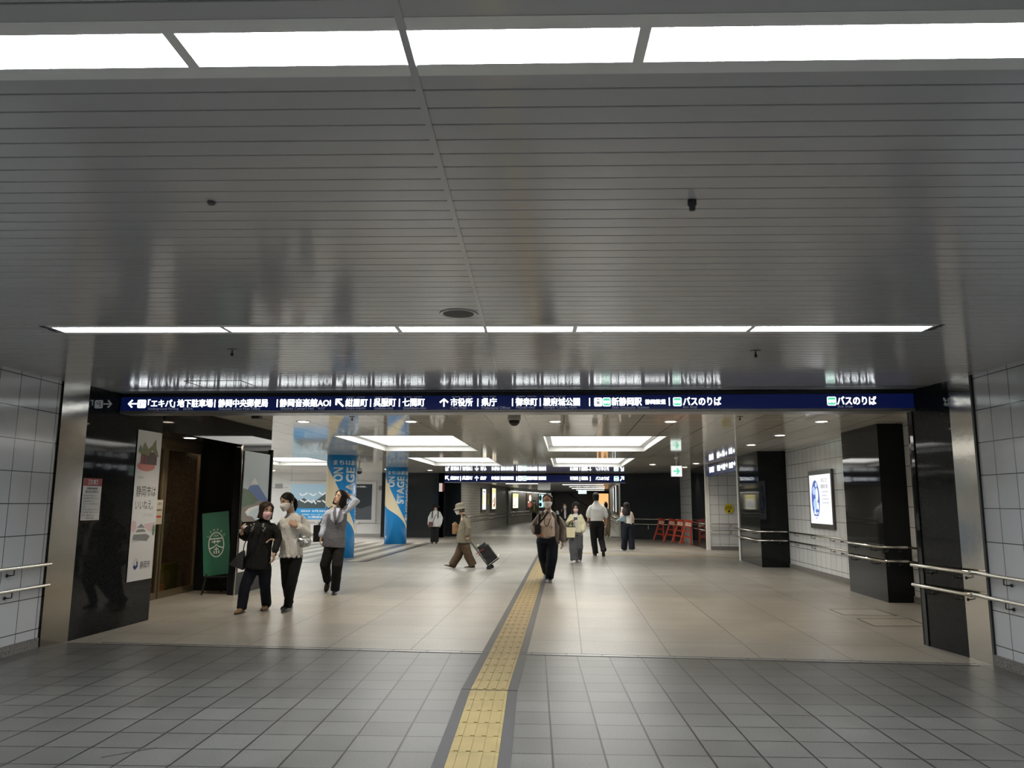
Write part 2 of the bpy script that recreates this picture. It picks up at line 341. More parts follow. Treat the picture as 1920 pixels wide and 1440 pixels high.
# ------------------------------------------------------------------ hall ceiling with light wells
WELLS = [(-.42, 1.91, 14.76, 19.06), (-.42, 1.94, 22.0, 27.15), (-4.47, -2.17, 14.6, 18.9), (-4.52, -2.2, 21.8, 26.55), (-10.0, -7.5, 21.85, 26.4), (-10.0, -7.5, 14.6, 18.9), (-15.5, -13.0, 21.85, 26.4), (-15.5, -13.0, 27.6, 32.0)]  # last two wells are unseen, added to brighten the left side
def ceiling_grid(name, x0, x1, y0, y1, m, holes):
    xs = sorted({x0, x1, *[h[0] for h in holes], *[h[1] for h in holes]}); ys = sorted({y0, y1, *[h[2] for h in holes], *[h[3] for h in holes]}); bm = bmesh.new()
    vv = {}
    def V(x, y, z):
        k = (x, y, z)
        if k not in vv: vv[k] = bm.verts.new(k)
        return vv[k]
    for i in range(len(xs)-1):
        for j in range(len(ys)-1):
            cx, cy = (xs[i]+xs[i+1])/2, (ys[j]+ys[j+1])/2
            if any(h[0] < cx < h[1] and h[2] < cy < h[3] for h in holes): continue
            bm.faces.new([V(xs[i], ys[j], CZ), V(xs[i], ys[j+1], CZ), V(xs[i+1], ys[j+1], CZ), V(xs[i+1], ys[j], CZ)])
    o = mk(name, bm, m, kind='structure', fix=False); uvmap(o.data, lambda co, n: (co.x, co.y)); return o
ceiling_grid('ceiling_hall', -18, 9.6, 8.75, 34.6, ceil_h, WELLS)
where = ['nearer right-hand glowing ceiling light well in the hall', 'farther right-hand glowing ceiling light well just before the far sign', 'nearer left-hand glowing ceiling light well beside the blue columns', 'farther left-hand glowing ceiling light well before the far sign',
         'glowing ceiling light well half hidden behind the first blue column', 'glowing ceiling light well above the left side of the hall, behind the black pier', 'glowing ceiling light well at the far left of the hall, behind the mountain poster', 'glowing ceiling light well at the far left of the hall, by the advertisement wall']
for (x0, x1, y0, y1), s in list(zip(WELLS, where)):
    t = thing('light_well', s, 'ceiling light', ((x0+x1)/2, (y0+y1)/2, CZ), group='light wells in the hall ceiling'); cx, cy = (x0+x1)/2, (y0+y1)/2; a, b = (x1-x0)/2, (y1-y0)/2
    bm = bmesh.new()
    for (A, za, B, zb) in (((a, b), -.004, (a+.025, b+.025), -.004), ((a, b), -.004, (a, b), .12), ((a, b), .12, (a-.11, b-.14), .12), ((a-.11, b-.14), .12, (a-.11, b-.14), .17)):
        pa = [(-A[0], -A[1]), (A[0], -A[1]), (A[0], A[1]), (-A[0], A[1])]; pb = [(-B[0], -B[1]), (B[0], -B[1]), (B[0], B[1]), (-B[0], B[1])]
        for i in range(4):
            k = (i+1) % 4; quad(bm, [(*pa[i], za), (*pa[k], za), (*pb[k], zb), (*pb[i], zb)])
    mk('surround', bm, white_p, t, fix=False)
    bm = bmesh.new(); quad(bm, [(-a+.11, -b+.14, .165), (-a+.11, b-.14, .165), (a-.11, b-.14, .165), (a-.11, -b+.14, .165)]); mk('diffuser', bm, sky_e, t, fix=False)
# far corridor
CC = 2.52
S('wall_corridor_left', (-4.75, 34.6), (-4.05, 53.2), 0, CC+.2, .2, brick_w)
S('wall_corridor_left_far', (-3.95, 53.4), (-1.3, 73), 0, CC+.2, .2, brick_w)
S('wall_corridor_right', (2.9, 52), (2.33, 33.7), 0, CC+.2, .2, brick_w)
S('wall_corridor_end', (-3.6, 76), (7, 76), 0, CC, .2, mat('dark blue end wall', (.02, .024, .032), .25))
bm = bmesh.new(); prism(bm, [(-5.3, 33.7), (4.9, 33.7), (7, 77), (-6, 77)], CC, CC+.1); mk('ceiling_corridor', bm, mat('corridor ceiling', (.33, .33, .32), .25), kind='structure')
S('ceiling_drop', (-5.3, 33.72), (2.4, 33.72), CC, CZ+.1, .1, dark_m)
bm = bmesh.new(); box(bm, -4.13, -3.92, 53.1, 53.45, 0, CC); mk('trim_10', bm, mat('grey steel post', (.16, .155, .14), .3, .5), kind='structure')
# ------------------------------------------------------------------ fluorescent strips in the near ceiling
def strip_lamp(x0, x1, yc, label, w=.166):
    cx, cy = N((x0+x1)/2, yc); t = thing('ceiling_lamp', label, 'ceiling light', (cx, cy, CZ), T, 'fluorescent strips in the slatted ceiling'); a = (x1-x0)/2-.016; b = w/2; H = .085
    bm = bmesh.new()
    quad(bm, [(-a, -b, 0), (-a, -b, H), (a, -b, H), (a, -b, 0)]); quad(bm, [(-a, b, 0), (a, b, 0), (a, b, H), (-a, b, H)])
    quad(bm, [(-a, -b, 0), (-a, b, 0), (-a, b, H), (-a, -b, H)]); quad(bm, [(a, -b, 0), (a, -b, H), (a, b, H), (a, b, 0)])
    for s in (-1, 1):
        quad(bm, [(-a-.016, s*b, -.002), (a+.016, s*b, -.002), (a+.016, s*(b+.058), -.002), (-a-.016, s*(b+.058), -.002)])
        quad(bm, [(s*a, -b, -.002), (s*(a+.016), -b, -.002), (s*(a+.016), b, -.002), (s*a, b, -.002)])
        quad(bm, [(-a-.016, s*(b+.058), -.002), (a+.016, s*(b+.058), -.002), (a+.016, s*(b+.058), .02), (-a-.016, s*(b+.058), .02)])
    mk('housing', bm, white_p, t, fix=False)
    bm = bmesh.new(); quad(bm, [(-a, -b, H-.003), (-a, b, H-.003), (a, b, H-.003), (a, -b, H-.003)]); mk('diffuser', bm, strip_e, t, fix=False)
    return t
XB = [-3.595, -2.30, -1.005, .302, 1.59, 2.88]
n5 = ['first', 'second', 'third', 'fourth', 'fifth']
for i in range(5): strip_lamp(XB[i], XB[i+1], 5.55, 'white fluorescent strip lamp, %s from the left in the far five-lamp row' % n5[i])
near = {1: 'white fluorescent strip lamp cut by the left picture edge in the near row', 2: 'complete white fluorescent strip lamp in the middle of the near row', 3: 'white fluorescent strip lamp cut by the right picture edge in the near row'}
for i in range(5):
    strip_lamp(XB[i], XB[i+1], 1.992, near.get(i, 'white fluorescent strip lamp at the outer end of the near row'))
for i in range(5): strip_lamp(XB[i], XB[i+1], -1.566, 'white fluorescent strip lamp in the row behind the viewer')
# ------------------------------------------------------------------ downlights in the hall ceiling
ROW0 = [(-4.17, 'far left'), (-2.44, 'second from the left'), (-.16, 'middle'), (1.64, 'second from the right'), (3.6, 'far right')]
def downlight(x, y, label, power=60):
    t = thing('downlight', label, 'ceiling light', (x, y, CZ), group='round downlights in the hall ceiling')
    bm = bmesh.new(); lathe(bm, (0, 0, 0), [(.085, -.004), (.088, -.008), (.112, -.006), (.116, .002)]); mk('ring', bm, white_p, t, smooth=True)
    bm = bmesh.new(); lathe(bm, (0, 0, 0), [(.083, -.0085), (.05, -.010), (.01, -.0105)]); mk('lens', bm, down_e, t)
    if power:
        l = bpy.data.lights.new('downlight_beam', 'SPOT'); l.energy = power; l.color = (1, .87, .70) if x > -6 else (1, .94, .86); l.spot_size = R(115); l.spot_blend = .7; l.shadow_soft_size = .08
        o = bpy.data.objects.new('downlight_beam', l); COL.objects.link(o); o.parent = t; o.location = (0, 0, -.03)
DL = [(-4.17, 11.95, 'first of the nearest downlight row, right of the tea shop doorway'), (-2.44, 11.98, 'second of the nearest downlight row, above the three women'), (-.16, 12.03, 'downlight right of the dome camera in the nearest row'),
      (1.64, 12.08, 'fourth of the nearest downlight row, right of the hall middle'), (3.95, 12.12, 'downlight in front of the nearest black right-hand column'), (3.98, 14.58, 'downlight over the lightbox wall, second along the right side'),
      (4.01, 16.96, 'downlight before the middle black column, third along the right side'), (4.14, 24.88, 'small far downlight by the side passage sign'), (4.17, 27.45, 'small downlight by the far black column'), (2.85, 25.6, 'small downlight beyond the hanging exit sign'),
      (-6.9, 29.5, 'small downlight between the two blue columns at the back'), (-9.6, 31, 'small downlight over the advertisement wall'), (-12, 31, 'leftmost small downlight over the advertisement wall'), (-5.4, 30.5, 'small downlight right of the second blue column'), (.9, 29.5, 'small downlight before the far navy sign')]
for x, y, s in DL: downlight(x, y, 'round recessed ceiling light, '+s, 500 if x < -6 else (60 if x > 3 else (115 if y < 13 else 120)))
for x, s in ROW0: downlight(x, 9.55, 'round recessed ceiling light, %s of the row behind the big navy sign' % s, 70)
downlight(-5.72, 11.35, 'added unseen round ceiling light in the soffit before the glass shop door', 45)  # unseen lamp added to light the dark recess and the easel
for o in bpy.data.objects:
    if o.get('label', '').endswith('soffit before the glass shop door'): o.location.z = 2.44
# ------------------------------------------------------------------ the big navy sign across the passage
UX, UZ = (1, 0, 0), (0, 0, 1)
def pict(kind, x0, x1, zc, Y, parent, s=None):
    w = x1-x0; h = s or w; z0 = zc-h/2; o = (x0, Y, z0)
    def P(pts): return [(a*w, b*h) for a, b in pts]
    A = {'arrow_left': [(0, .5), (.42, 1), (.57, .90), (.28, .575), (1, .575), (1, .425), (.28, .425), (.57, .10), (.42, 0)]}
    A['arrow_up'] = [(b, 1-a) for a, b in A['arrow_left']]
    A['arrow_upleft'] = [(0, 1), (0, .25), (.2, .25), (.2, .62), (.86, 0), (1, .16), (.38, .8), (.75, .8), (.75, 1)]
    A['arrow_upright'] = [(1-a, b) for a, b in A['arrow_upleft']]
    if kind in A: return flat('arrow', P(A[kind]), letter, o, UX, UZ, parent)
    r = .1; rr = [(r, 0), (1-r, 0), (1, r), (1, 1-r), (1-r, 1), (r, 1), (0, 1-r), (0, r)]
    b = flat('pictogram', P(rr), letter, o, UX, UZ, parent); o2 = (x0, Y-.0015, z0)
    if kind == 'bus':
        flat('green_field', P([(.07+.86*a, .07+.86*c) for a, c in rr]), green_l, o2, UX, UZ, b)
        flat('bus_shape', [P([(.13, .36), (.87, .36), (.9, .45), (.87, .64), (.13, .64)]), P(oval(.3, .35, .07, .08, 10)), P(oval(.7, .35, .07, .08, 10))], letter, (x0, Y-.003, z0), UX, UZ, b)
    elif kind == 'train':
        flat('train_shape', [P([(.3, .3), (.7, .3), (.72, .8), (.62, .88), (.38, .88), (.28, .8)]), P([(.25, .12), (.33, .12), (.45, .3), (.37, .3)]), P([(.75, .12), (.67, .12), (.55, .3), (.63, .3)])], navy, o2, UX, UZ, b)
        flat('train_window', [P([(.35, .55), (.65, .55), (.65, .78), (.35, .78)]), P(oval(.4, .42, .04, .04, 8)), P(oval(.6, .42, .04, .04, 8))], letter, (x0, Y-.003, z0), UX, UZ, b)
    elif kind == 'parking':
        lettering('P', mat('pale violet letter', (.3, .3, .5), .5, emis=.6, ecol=(.55, .55, .85)), (x0+.27*w, Y-.0015, z0+.16*h), UX, UZ, .5*w, .68*h, .0, parent=b)
    return b
ROW = [('arrow_left', -5.187, -5.075), ('parking', -5.068, -4.963), ('「エキパ」', -4.937, -4.61), ('地下駐車場', -4.577, -4.148), ('|', -4.128, -4.115), ('静岡中央郵便局', -4.077, -3.484), ('|', -3.375, -3.362), ('静岡音楽館AOI', -3.336, -2.731), ('arrow_upleft', -2.674, -2.572), ('紺屋町', -2.553, -2.295), ('|', -2.263, -2.251), ('呉服町', -2.219, -1.962), ('|', -1.924, -1.912), ('七間町', -1.88, -1.624), ('arrow_up', -1.45, -1.344), ('市役所', -1.319, -1.066), ('|', -1.01, -.998), ('県庁', -.961, -.788), ('|', -.61, -.598), ('御幸町', -.567, -.322), ('|', -.292, -.28), ('駿府城公園', -.249, .164), ('|', .27, .282), ('train', .328, .418), ('bus', .424, .515), ('新静岡駅', .527, .863), ('静岡鉄道', .905, 1.132), ('|', 1.168, 1.18), ('bus', 1.216, 1.311), ('バスのりば', 1.329, 1.75), ('bus', 2.914, 3.013), ('バスのりば', 3.024, 3.445)]
SUB = [('Underground Parking', -4.932, -4.56), ('EKIPA', -4.50, -4.384), ('Shizuoka Chuo Post Office', -4.072, -3.57), ('Shizuoka Concert Hall', -3.326, -2.93), ('"AOI"', -2.89, -2.792), ('Koya-machi', -2.545, -2.318), ('Gofuku-cho', -2.211, -1.991), ('Shichiken-cho', -1.872, -1.604), ('City Hall', -1.318, -1.139), ('Prefectural Offices', -.96, -.628), ('Miyuki-cho', -.561, -.347), ('Sumpu Castle Park', -.249, .133), ('Shin-Shizuoka Station', .526, .946), ('Bus Stop', 1.327, 1.481), ('Bus Stop', 3.027, 3.188)]
TOP = [('市政府   시청', -1.31, -1.08), ('县厅   현청', -.955, -.80), ('御幸町   미유키초', -.56, -.33), ('骏府城公园   순푸성 공원', -.24, -.0), ('绀屋町   고야마치', -2.545, -2.33), ('吴服町   고후쿠초', -2.21, -2.0), ('七间町   시치켄초', -1.875, -1.65)]
SY = 8.72
def band(name, label, x0, x1, y, z0, z1, ext):
    t = thing(name, label, 'sign', ((x0+x1)/2, y, z0))
    return t
def put(o, t):
    """parent o to t, keeping it where it stands"""
    o.parent = t; o.matrix_parent_inverse = Matrix.Translation(t.location).inverted() if not any(t.rotation_euler) else (Matrix.Translation(t.location) @ t.rotation_euler.to_matrix().to_4x4()).inverted()
    return o
def putall(os, t):
    for o in os: put(o, t)
sg = thing('overhead_sign', 'long navy overhead direction sign spanning the passage between the black pillars', 'sign', (-.7, SY+.1, 2.52))
bm = bmesh.new(); box(bm, -5.275, 3.88, SY+.012, SY+.24, 2.51, 2.742); os_ = [mk('housing', bm, dark_m)]
bm = bmesh.new(); box(bm, -5.275, 3.88, SY, SY+.012, 2.536, 2.700); os_.append(mk('face', bm, navy))
bm = bmesh.new(); box(bm, -5.275, 3.88, SY-.012, SY+.25, 2.504, 2.536); os_.append(mk('bottom_rail', bm, alu))
bm = bmesh.new(); box(bm, -5.275, 3.88, SY-.006, SY+.02, 2.702, 2.738); os_.append(mk('top_rail', bm, mat('black sign rail', (.012, .013, .016), .35)))
Y0 = SY-.002
for s, a, b in ROW:
    if s == '|': os_.append(flat('divider', rect(0, 0, b-a, .092), letter, (a, Y0, 2.575), UX, UZ))
    elif s in ('arrow_left', 'arrow_up', 'arrow_upleft'): os_.append(pict(s, a, b, 2.622, Y0, None, .098))
    elif s in ('parking', 'bus', 'train'): os_.append(pict(s, a, b, 2.620, Y0, None, .098))
    elif s == '静岡鉄道': os_.append(lettering(s, letter, (a, Y0, 2.592), UX, UZ, b-a, .056, .03))
    else: os_.append(lettering(s, letter, (a, Y0, 2.579), UX, UZ, b-a, .092, .034))
for s, a, b in SUB: os_.append(lettering(s, letter_d, (a, Y0, 2.5435 if not any(c in s for c in 'gpy') else 2.5385), UX, UZ, b-a, .031 if not any(c in s for c in 'gpy') else .038, .0))
for s, a, b in TOP:
    for i, q in enumerate(s.split('   ')): os_.append(lettering(q, letter_d, (a+i*(b-a)*.55, Y0, 2.680), UX, UZ, (b-a)*.45, .016, .0))
putall(os_, sg)
# the farther sign
Y2 = 33.50
sg = thing('overhead_sign', 'smaller far navy direction sign over the corridor entrance between black walls', 'sign', (-1.4, Y2+.1, 2.33))
bm = bmesh.new(); box(bm, -5.35, 2.6, Y2+.012, Y2+.2, 2.35, 2.70); os_ = [mk('housing', bm, dark_m)]
bm = bmesh.new(); box(bm, -5.35, 2.6, Y2, Y2+.012, 2.375, 2.68); os_.append(mk('face', bm, navy))
bm = bmesh.new(); box(bm, -5.35, 2.6, Y2-.01, Y2+.21, 2.335, 2.37); os_.append(mk('bottom_rail', bm, alu))
ROW2 = [('arrow_upleft', -5.254, -5.066), ('紺屋町', -5.018, -4.643), ('|', -4.596, -4.561), ('呉服町', -4.502, -4.057), ('arrow_up', -3.963, -3.776), ('県庁', -3.706, -3.449), ('市役所', -3.227, -2.866), ('駿府城公園', -2.819, -2.261), ('|', -2.145, -2.11), ('train', -2.075, -1.889), ('bus', -1.878, -1.692), ('新静岡駅', -1.681, -1.217), ('静岡鉄道', -1.171, -.847), ('地下駐車場', .19, .535), ('|', .592, .627), ('郵便局', .673, .948), ('|', 1.04, 1.074), ('バスのりば', 1.292, 1.864), ('bus', 2.069, 2.274), ('arrow_upright', 2.32, 2.502)]
for s, a, b in ROW2:
    if s == '|': os_.append(flat('divider', rect(0, 0, b-a, .19), letter, (a, Y2-.004, 2.43), UX, UZ))
    elif s.startswith('arrow') or s in ('bus', 'train'): os_.append(pict(s, a, b, 2.535, Y2-.004, None, .2))
    else: os_.append(lettering(s, letter, (a, Y2-.004, 2.47), UX, UZ, b-a, .15, .045))
putall(os_, sg)
# sign over the side passage
sg = thing('overhead_sign', 'navy sign over the side passage beside the middle black column', 'sign', (4.62, 23.6, 2.38)); os_ = []
bm = bmesh.new(); box(bm, 4.612, 4.75, 21.34, 25.87, 2.38, 2.68); os_.append(mk('housing', bm, navy))
SX = 4.608; UM = (0, -1, 0)
for s, y0, w, h in (('静岡駅', 25.2, .75, .17), ('郵便局', 23.9, .42, .17), ('県庁', 23.1, .40, .17), ('バスのりば', 22.2, .5, .17)): os_.append(lettering(s, letter, (SX, y0, 2.47), UM, UZ, w, h, .04))
for y0 in (23.42, 22.62, 21.62): os_.append(flat('arrow', [(0, .05), (.14, .05), (.14, 0), (.24, .075), (.14, .15), (.14, .1), (0, .1)], letter, (SX, y0, 2.5), UM, UZ))
putall(os_, sg)
# ------------------------------------------------------------------ tactile path, drain, floor hatches
tact = mat('ochre tactile tile', (.265, .20, .08), .5, var=.12, vscale=6)
edge_m = mat('dark grey path edging', (.05, .05, .052), .5)
def tactile(name, label, P, Q, w=.30, edging=True, bars=True):
    P, Q = Vector((*P, 0)), Vector((*Q, 0)); L = (Q-P).length; rz = math.atan2((Q-P).y, (Q-P).x)-PI/2
    t = thing(name, label, 'tactile paving', P, rz, 'tactile path'); bm = bmesh.new(); n = round(L/.3); p = L/n
    for i in range(n):
        box(bm, -w/2+.001, w/2-.001, i*p+.002, (i+1)*p-.002, 0, .004)
        if bars and i*p < 18:
            for k in range(4):
                x = -w/2+.0375+k*.075; prism(bm, [(x-.014, i*p+.012), (x+.014, i*p+.012), (x+.014, (i+1)*p-.012), (x-.014, (i+1)*p-.012)], .004, .009)
    mk('tactile_strip', bm, tact, t)
    if edging:
        for s in (-1, 1):
            bm = bmesh.new(); box(bm, min(s*w/2, s*(w/2+.075)), max(s*w/2, s*(w/2+.075)), 0, L, 0, .003); mk('edging', bm, edge_m, t)
    return t
bx, by = -.62, 6.42
tactile('tactile_path', 'near stretch of the yellow tactile path on the grey tiles, before its bend', N(-.356, .9), N(-.356, 6.40))
tactile('tactile_path', 'long straight yellow tactile path running down the beige hall floor', (bx, by), (bx-.0, 23.9))
tactile('tactile_path', 'thin yellow tactile path crossing to the right towards the side passage', (-.3, 24.05), (5.2, 22.1), edging=False, bars=False)
t = thing('floor_drain', 'narrow steel-edged drain channel crossing the floor between grey tiles and beige stone', 'drain', (GL[0]+.6, GL[1]-.02, 0), math.atan2(GR[1]-GL[1], GR[0]-GL[0]))
bm = bmesh.new()
for y in (-.045, .045): box(bm, 0, 8.75, y-.004, y+.004, 0, .004)
mk('edge', bm, mat('dull drain steel', (.10, .10, .10), .35, .6), t)
for i in range(25):
    bm = bmesh.new(); box(bm, i*.35+.008, i*.35+.342, -.039, .039, 0, .0025); mk('cover_plate', bm, mat('drain cover plate', (.2, .2, .195), .3, .2), t)
for i, (pts, s) in enumerate((([(3.75, 11.08), (4.45, 11.04), (4.42, 11.72), (3.75, 11.62)], 'floor hatch outline farther from the right-hand pillar'), ([(3.79, 10.11), (4.46, 10.18), (4.5, 10.8), (3.81, 10.73)], 'floor hatch outline nearer to the right-hand pillar'))):
    bm = bmesh.new()
    for a, b in zip(pts, pts[1:]+pts[:1]):
        a, b = Vector((*a, 0)), Vector((*b, 0)); d = (b-a).normalized(); q = Vector((-d.y, d.x, 0))*.009; prism(bm, [(a-q)[:2], (b-q)[:2], (b+q)[:2], (a+q)[:2]], 0, .002)
    c = sum((Vector((*p, 0)) for p in pts), Vector())/4
    t = thing('floor_hatch', 'steel-rimmed '+s, 'floor hatch', c); put(mk('rim', bm, mat('hatch rim', (.05, .05, .05), .4, .6)), t)
    bm = bmesh.new(); prism(bm, [((Vector((*p, 0))-c)*.96+c)[:2] for p in pts], 0, .001); put(mk('cover', bm, mat('hatch stone cover', (.3, .285, .245), .3, var=.1)), t)
# ------------------------------------------------------------------ handrails: two steel tubes on hooked brackets
def rail(label, pts, zs=(.835, .625), r=.019, n=None, side=(1, 0), reach=.07, group='wall handrails', name='handrail'):
    t = thing(name, label, 'handrail', (*pts[0], 0), group=group); P = [Vector((*p, 0)) for p in pts]
    for z in zs:
        bm = bmesh.new(); rtube(bm, [p+Vector((0, 0, z)) for p in P], r, 12); put(mk('rail', bm, pipe_m, smooth=True), t)
        for i in range(len(P)-1):
            L = (P[i+1]-P[i]).length; m = n or max(2, round(L/1.1)); d = (P[i+1]-P[i]).normalized(); sd = Vector((*side[i], 0)) if isinstance(side[0], tuple) else Vector((*side, 0))
            for j in range(m):
                c = P[i]+d*(L*(j+.5)/m)+Vector((0, 0, z)); bm = bmesh.new(); tube(bm, [c, c+Vector((0, 0, -.065)), c+sd*(reach*.5)+Vector((0, 0, -.07)), c+sd*(reach*.98)+Vector((0, 0, -.07))], .006, 8)
                tube(bm, [c+sd*(reach*.9)+Vector((0, 0, -.07)), c+sd*reach+Vector((0, 0, -.07))], .017, 10); put(mk('bracket', bm, brk_m, smooth=True), t)
rail('double steel handrail on the white tiles at the left edge', [N(-4.99, -2), N(-4.985, 7.98)], side=(-1, -.04))
rail('double steel handrail along the white tiles at the right edge', [N(4.25, -2), N(4.245, 7.80)], side=(1, .04))
rail('short double steel handrail on the near right black pillar', [(3.885, 7.90), (3.765, 8.88)], side=(1, .12), reach=.07, n=2)
rail('dark double handrail between the near right pillar and the front black column', [(5.235, 8.95), (5.235, 12.38)], side=(1, 0))
rail('double handrail wrapping the front black column on the right', [(5.22, 12.435), (4.85, 12.435), (4.85, 14.2)], side=((0, 1), (1, 0)), n=2, reach=.07)
rail('double handrail along the tiled wall under the lit poster', [(5.235, 14.15), (5.235, 18.92)], side=(1, 0))
rail('double handrail wrapping the middle black column on the right', [(5.22, 18.96), (4.57, 18.96), (4.57, 21.55)], side=((0, 1), (1, 0)), n=2)
rail('double handrail on the tiled wall inside the side passage', [(4.72, 25.83), (8.5, 25.83)], side=(0, 1))
rail('double handrail on the far right black column', [(4.53, 26.0), (4.53, 29.3)], side=(1, 0))
rail('thin double handrail on the black back wall behind the red barriers', [(2.72, 33.27), (4.6, 32.25)], side=(.42, .9), reach=.08)
rail('thin double handrail on the black back wall left of the corridor', [(-5.9, 33.23), (-5.35, 33.23)], side=(0, 1))
rail('double handrail along the left brick wall of the far corridor', [(-4.62, 36), (-4.0, 52.8)], side=(-1, .05))
rail('double handrail on the second brick wall of the far corridor', [(-3.8, 53.6), (-1.5, 70)], side=(-1, .1))
rail('double handrail on the right wall of the far corridor', [(2.28, 35), (2.5, 45)], side=(1, 0))
# ------------------------------------------------------------------ the two blue cylinder columns
blue = mat('blue column wrap', (.008, .25, .66), .28); cream = mat('cream swoosh', (.80, .70, .50), .35); pale_l = mat('pale column lettering', (.74, .80, .82), .4)
def blue_column(cx, cy, label, turn):
    t = thing('round_column', label, 'column', (cx, cy, 0)); t['kind'] = 'structure'; del t['category']; r = .405
    bm = bmesh.new(); lathe(bm, (0, 0, 0), [(r, 0), (r, CZ)], 64); mk('shaft', bm, blue, t, smooth=True)
    a0 = math.atan2(-cy, -cx)                      # the side turned to the passage
    def on(u, z, k=.004): a = a0+u; return Vector(((r+k)*math.cos(a), (r+k)*math.sin(a), z))
    def lerp(tab, u):
        for (ua, za), (ub, zb) in zip(tab, tab[1:]):
            if u <= ub: return za+(zb-za)*(u-ua)/(ub-ua)
        return tab[-1][1]
    up = [(-110, 2.72), (-76, 2.50), (-52, 2.32), (-29, 2.10), (-6, 1.79), (15, 1.50), (36, 1.21), (52, 1.02), (69, .84), (80, .73), (95, .60)]
    lo = [(-110, 1.46), (-90, 1.44), (-60, 1.36), (-30, 1.24), (0, 1.12), (26, 1.0), (50, .84), (72, .66), (84, .54), (95, .42)]
    up = [(u+turn, z) for u, z in up]; lo = [(u+turn, z) for u, z in lo]
    bm = bmesh.new(); A = [bm.verts.new(on(R(u), lerp(up, u), .002)) for u in range(-110+turn, 93+turn, 4)]; B = [bm.verts.new(on(R(u), min(lerp(lo, u), lerp(up, u)-.004), .002)) for u in range(-110+turn, 93+turn, 4)]
    for i in range(len(A)-1): bm.faces.new((B[i], B[i+1], A[i+1], A[i]))
    mk('swoosh', bm, cream, t, fix=False, smooth=True)
    def wrap(u0, z0): return lambda a, b: on(R(u0)+a/r, z0+b)
    lettering('まちは劇場', pale_l, (0, 0, 0), UX, UZ, .84, .135, .02, parent=t, warp=wrap(-34+turn, 2.475), cut=.03)
    for s, u, z0, h, w in (('ON', 4, 2.04, .25, .36), ('STAGE', 55, 1.44, .26, .96), ('SHIZUOKA', 103, .84, .23, 1.55)):
        lettering(s, pale_l, (0, 0, 0), UX, UZ, w, h, .05, parent=t, warp=wrap(u+turn, z0), rot=1, cut=.03)
    bm = bmesh.new(); A = [on(R(u), z, .003) for u, z in ((-60, .20), (-54, .20), (-54, .29), (-60, .29))]; quad(bm, A); mk('sticker', bm, white_p, t, fix=False)
    return t
blue_column(-6.16, 20.93, 'nearer blue and cream wrapped round column', 0)
blue_column(-6.21, 28.15, 'farther blue and cream wrapped round column', -15)
# ------------------------------------------------------------------ left pillar notices
paper = mat('white paper', (.72, .73, .75), .45); ink = mat('black ink', (.03, .03, .035), .5); red_i = mat('dark red band', (.32, .03, .04), .4); grey_i = mat('grey ink', (.30, .31, .33), .5)
UL = (.0276, .9996, 0)             # along the left pillar, away from us
def panel(name, label, cat, o, ux, w, h, m, th=.006, **kw):
    """a sheet or board fixed on a wall: origin o is its lower left corner as seen; returns (thing, fn(dx,dz,k) -> point)"""
    ux = Vector(ux).normalized(); nrm = Vector((ux.y, -ux.x, 0)); O = Vector(o); t = thing(name, label, cat, O, **kw)
    bm = bmesh.new(); pts = [(0, 0), (w, 0), (w, h), (0, h)]
    a = [bm.verts.new(ux*x+UZV*z) for x, z in pts]; b = [bm.verts.new(ux*x+UZV*z+nrm*th) for x, z in pts]; bm.faces.new(a[::-1]); bm.faces.new(b)
    for i in range(4): bm.faces.new((a[i], a[(i+1) % 4], b[(i+1) % 4], b[i]))
    mk('board', bm, m, t)
    return t, (lambda x, z, k=0: ux*x+UZV*z+nrm*(th+.0012+k*.0008)), ux
UZV = Vector((0, 0, 1))
def lines(t, at, ux, specs, m=ink):
    for x, z, w, h in specs: flat('text_line', rect(0, 0, w, h), m, at(x, z), ux, UZ, t)
t, at, ux = panel('wall_notice', 'white notice with red heading band on the left black pillar', 'notice', (-5.293, 8.165, 1.267), UL, .325, .462, paper, .004)
flat('heading_band', rect(0, 0, .325, .085), red_i, at(0, .377), ux, UZ, t)
lettering('【注意】', paper, at(.085, .393, 1), ux, UZ, .155, .055, .02, parent=t)
lettering('地下道内では次の行為を', ink, at(.07, .338), ux, UZ, .18, .024, .02, parent=t); lettering('禁止しますのでご注意ください', ink, at(.045, .302), ux, UZ, .225, .024, .02, parent=t)
for i, (s, w) in enumerate((('物を置いたり座り込むこと', .215), ('自転車等で通行すること', .28), ('火気を使用すること', .2), ('許可なくビラ等を配布すること', .29), ('寝泊まり', .05), ('大きな音を出すこと', .285), ('その他通行の妨げになること', .295), ('以上', .13))):
    lettering(s, ink, at(.02, .262-i*.0305), ux, UZ, w, .017, .01, parent=t)
lettering('静 岡 市', ink, at(.095, .022+.02), ux, UZ, .13, .016, .01, parent=t); lettering('道路保全課', ink, at(.085, .015), ux, UZ, .14, .016, .01, parent=t)
# tall city poster
t, at, ux = panel('hanging_poster', 'tall white city poster with brush lettering on the left black pillar', 'poster', (-5.268, 9.13, .515), (.0276, .9996, 0), .535, 1.84, paper, .004)
lettering('静岡市は', ink, at(.05, 1.02), ux, UZ, .43, .135, .0, parent=t); lettering('いいねえ。', ink, at(.05, .86), ux, UZ, .39, .115, .0, parent=t)
lettering('さくらももこ', grey_i, at(.24, .775), ux, UZ, .22, .04, .0, parent=t); lettering('静岡市', ink, at(.25, .135), ux, UZ, .22, .095, .0, parent=t)
lettering('浅間神社', grey_i, at(.05, 1.245), ux, UZ, .14, .022, .0, parent=t); lettering('駿府城公園', grey_i, at(.05, .47), ux, UZ, .13, .03, .0, parent=t)
roof = mat('olive roof print', (.22, .23, .10), .5); hall_p = mat('brown hall print', (.10, .06, .045), .5); pool = mat('coral print', (.62, .22, .19), .5); pink = mat('pale pink print', (.66, .50, .54), .5); leafp = mat('green print', (.10, .22, .14), .5)
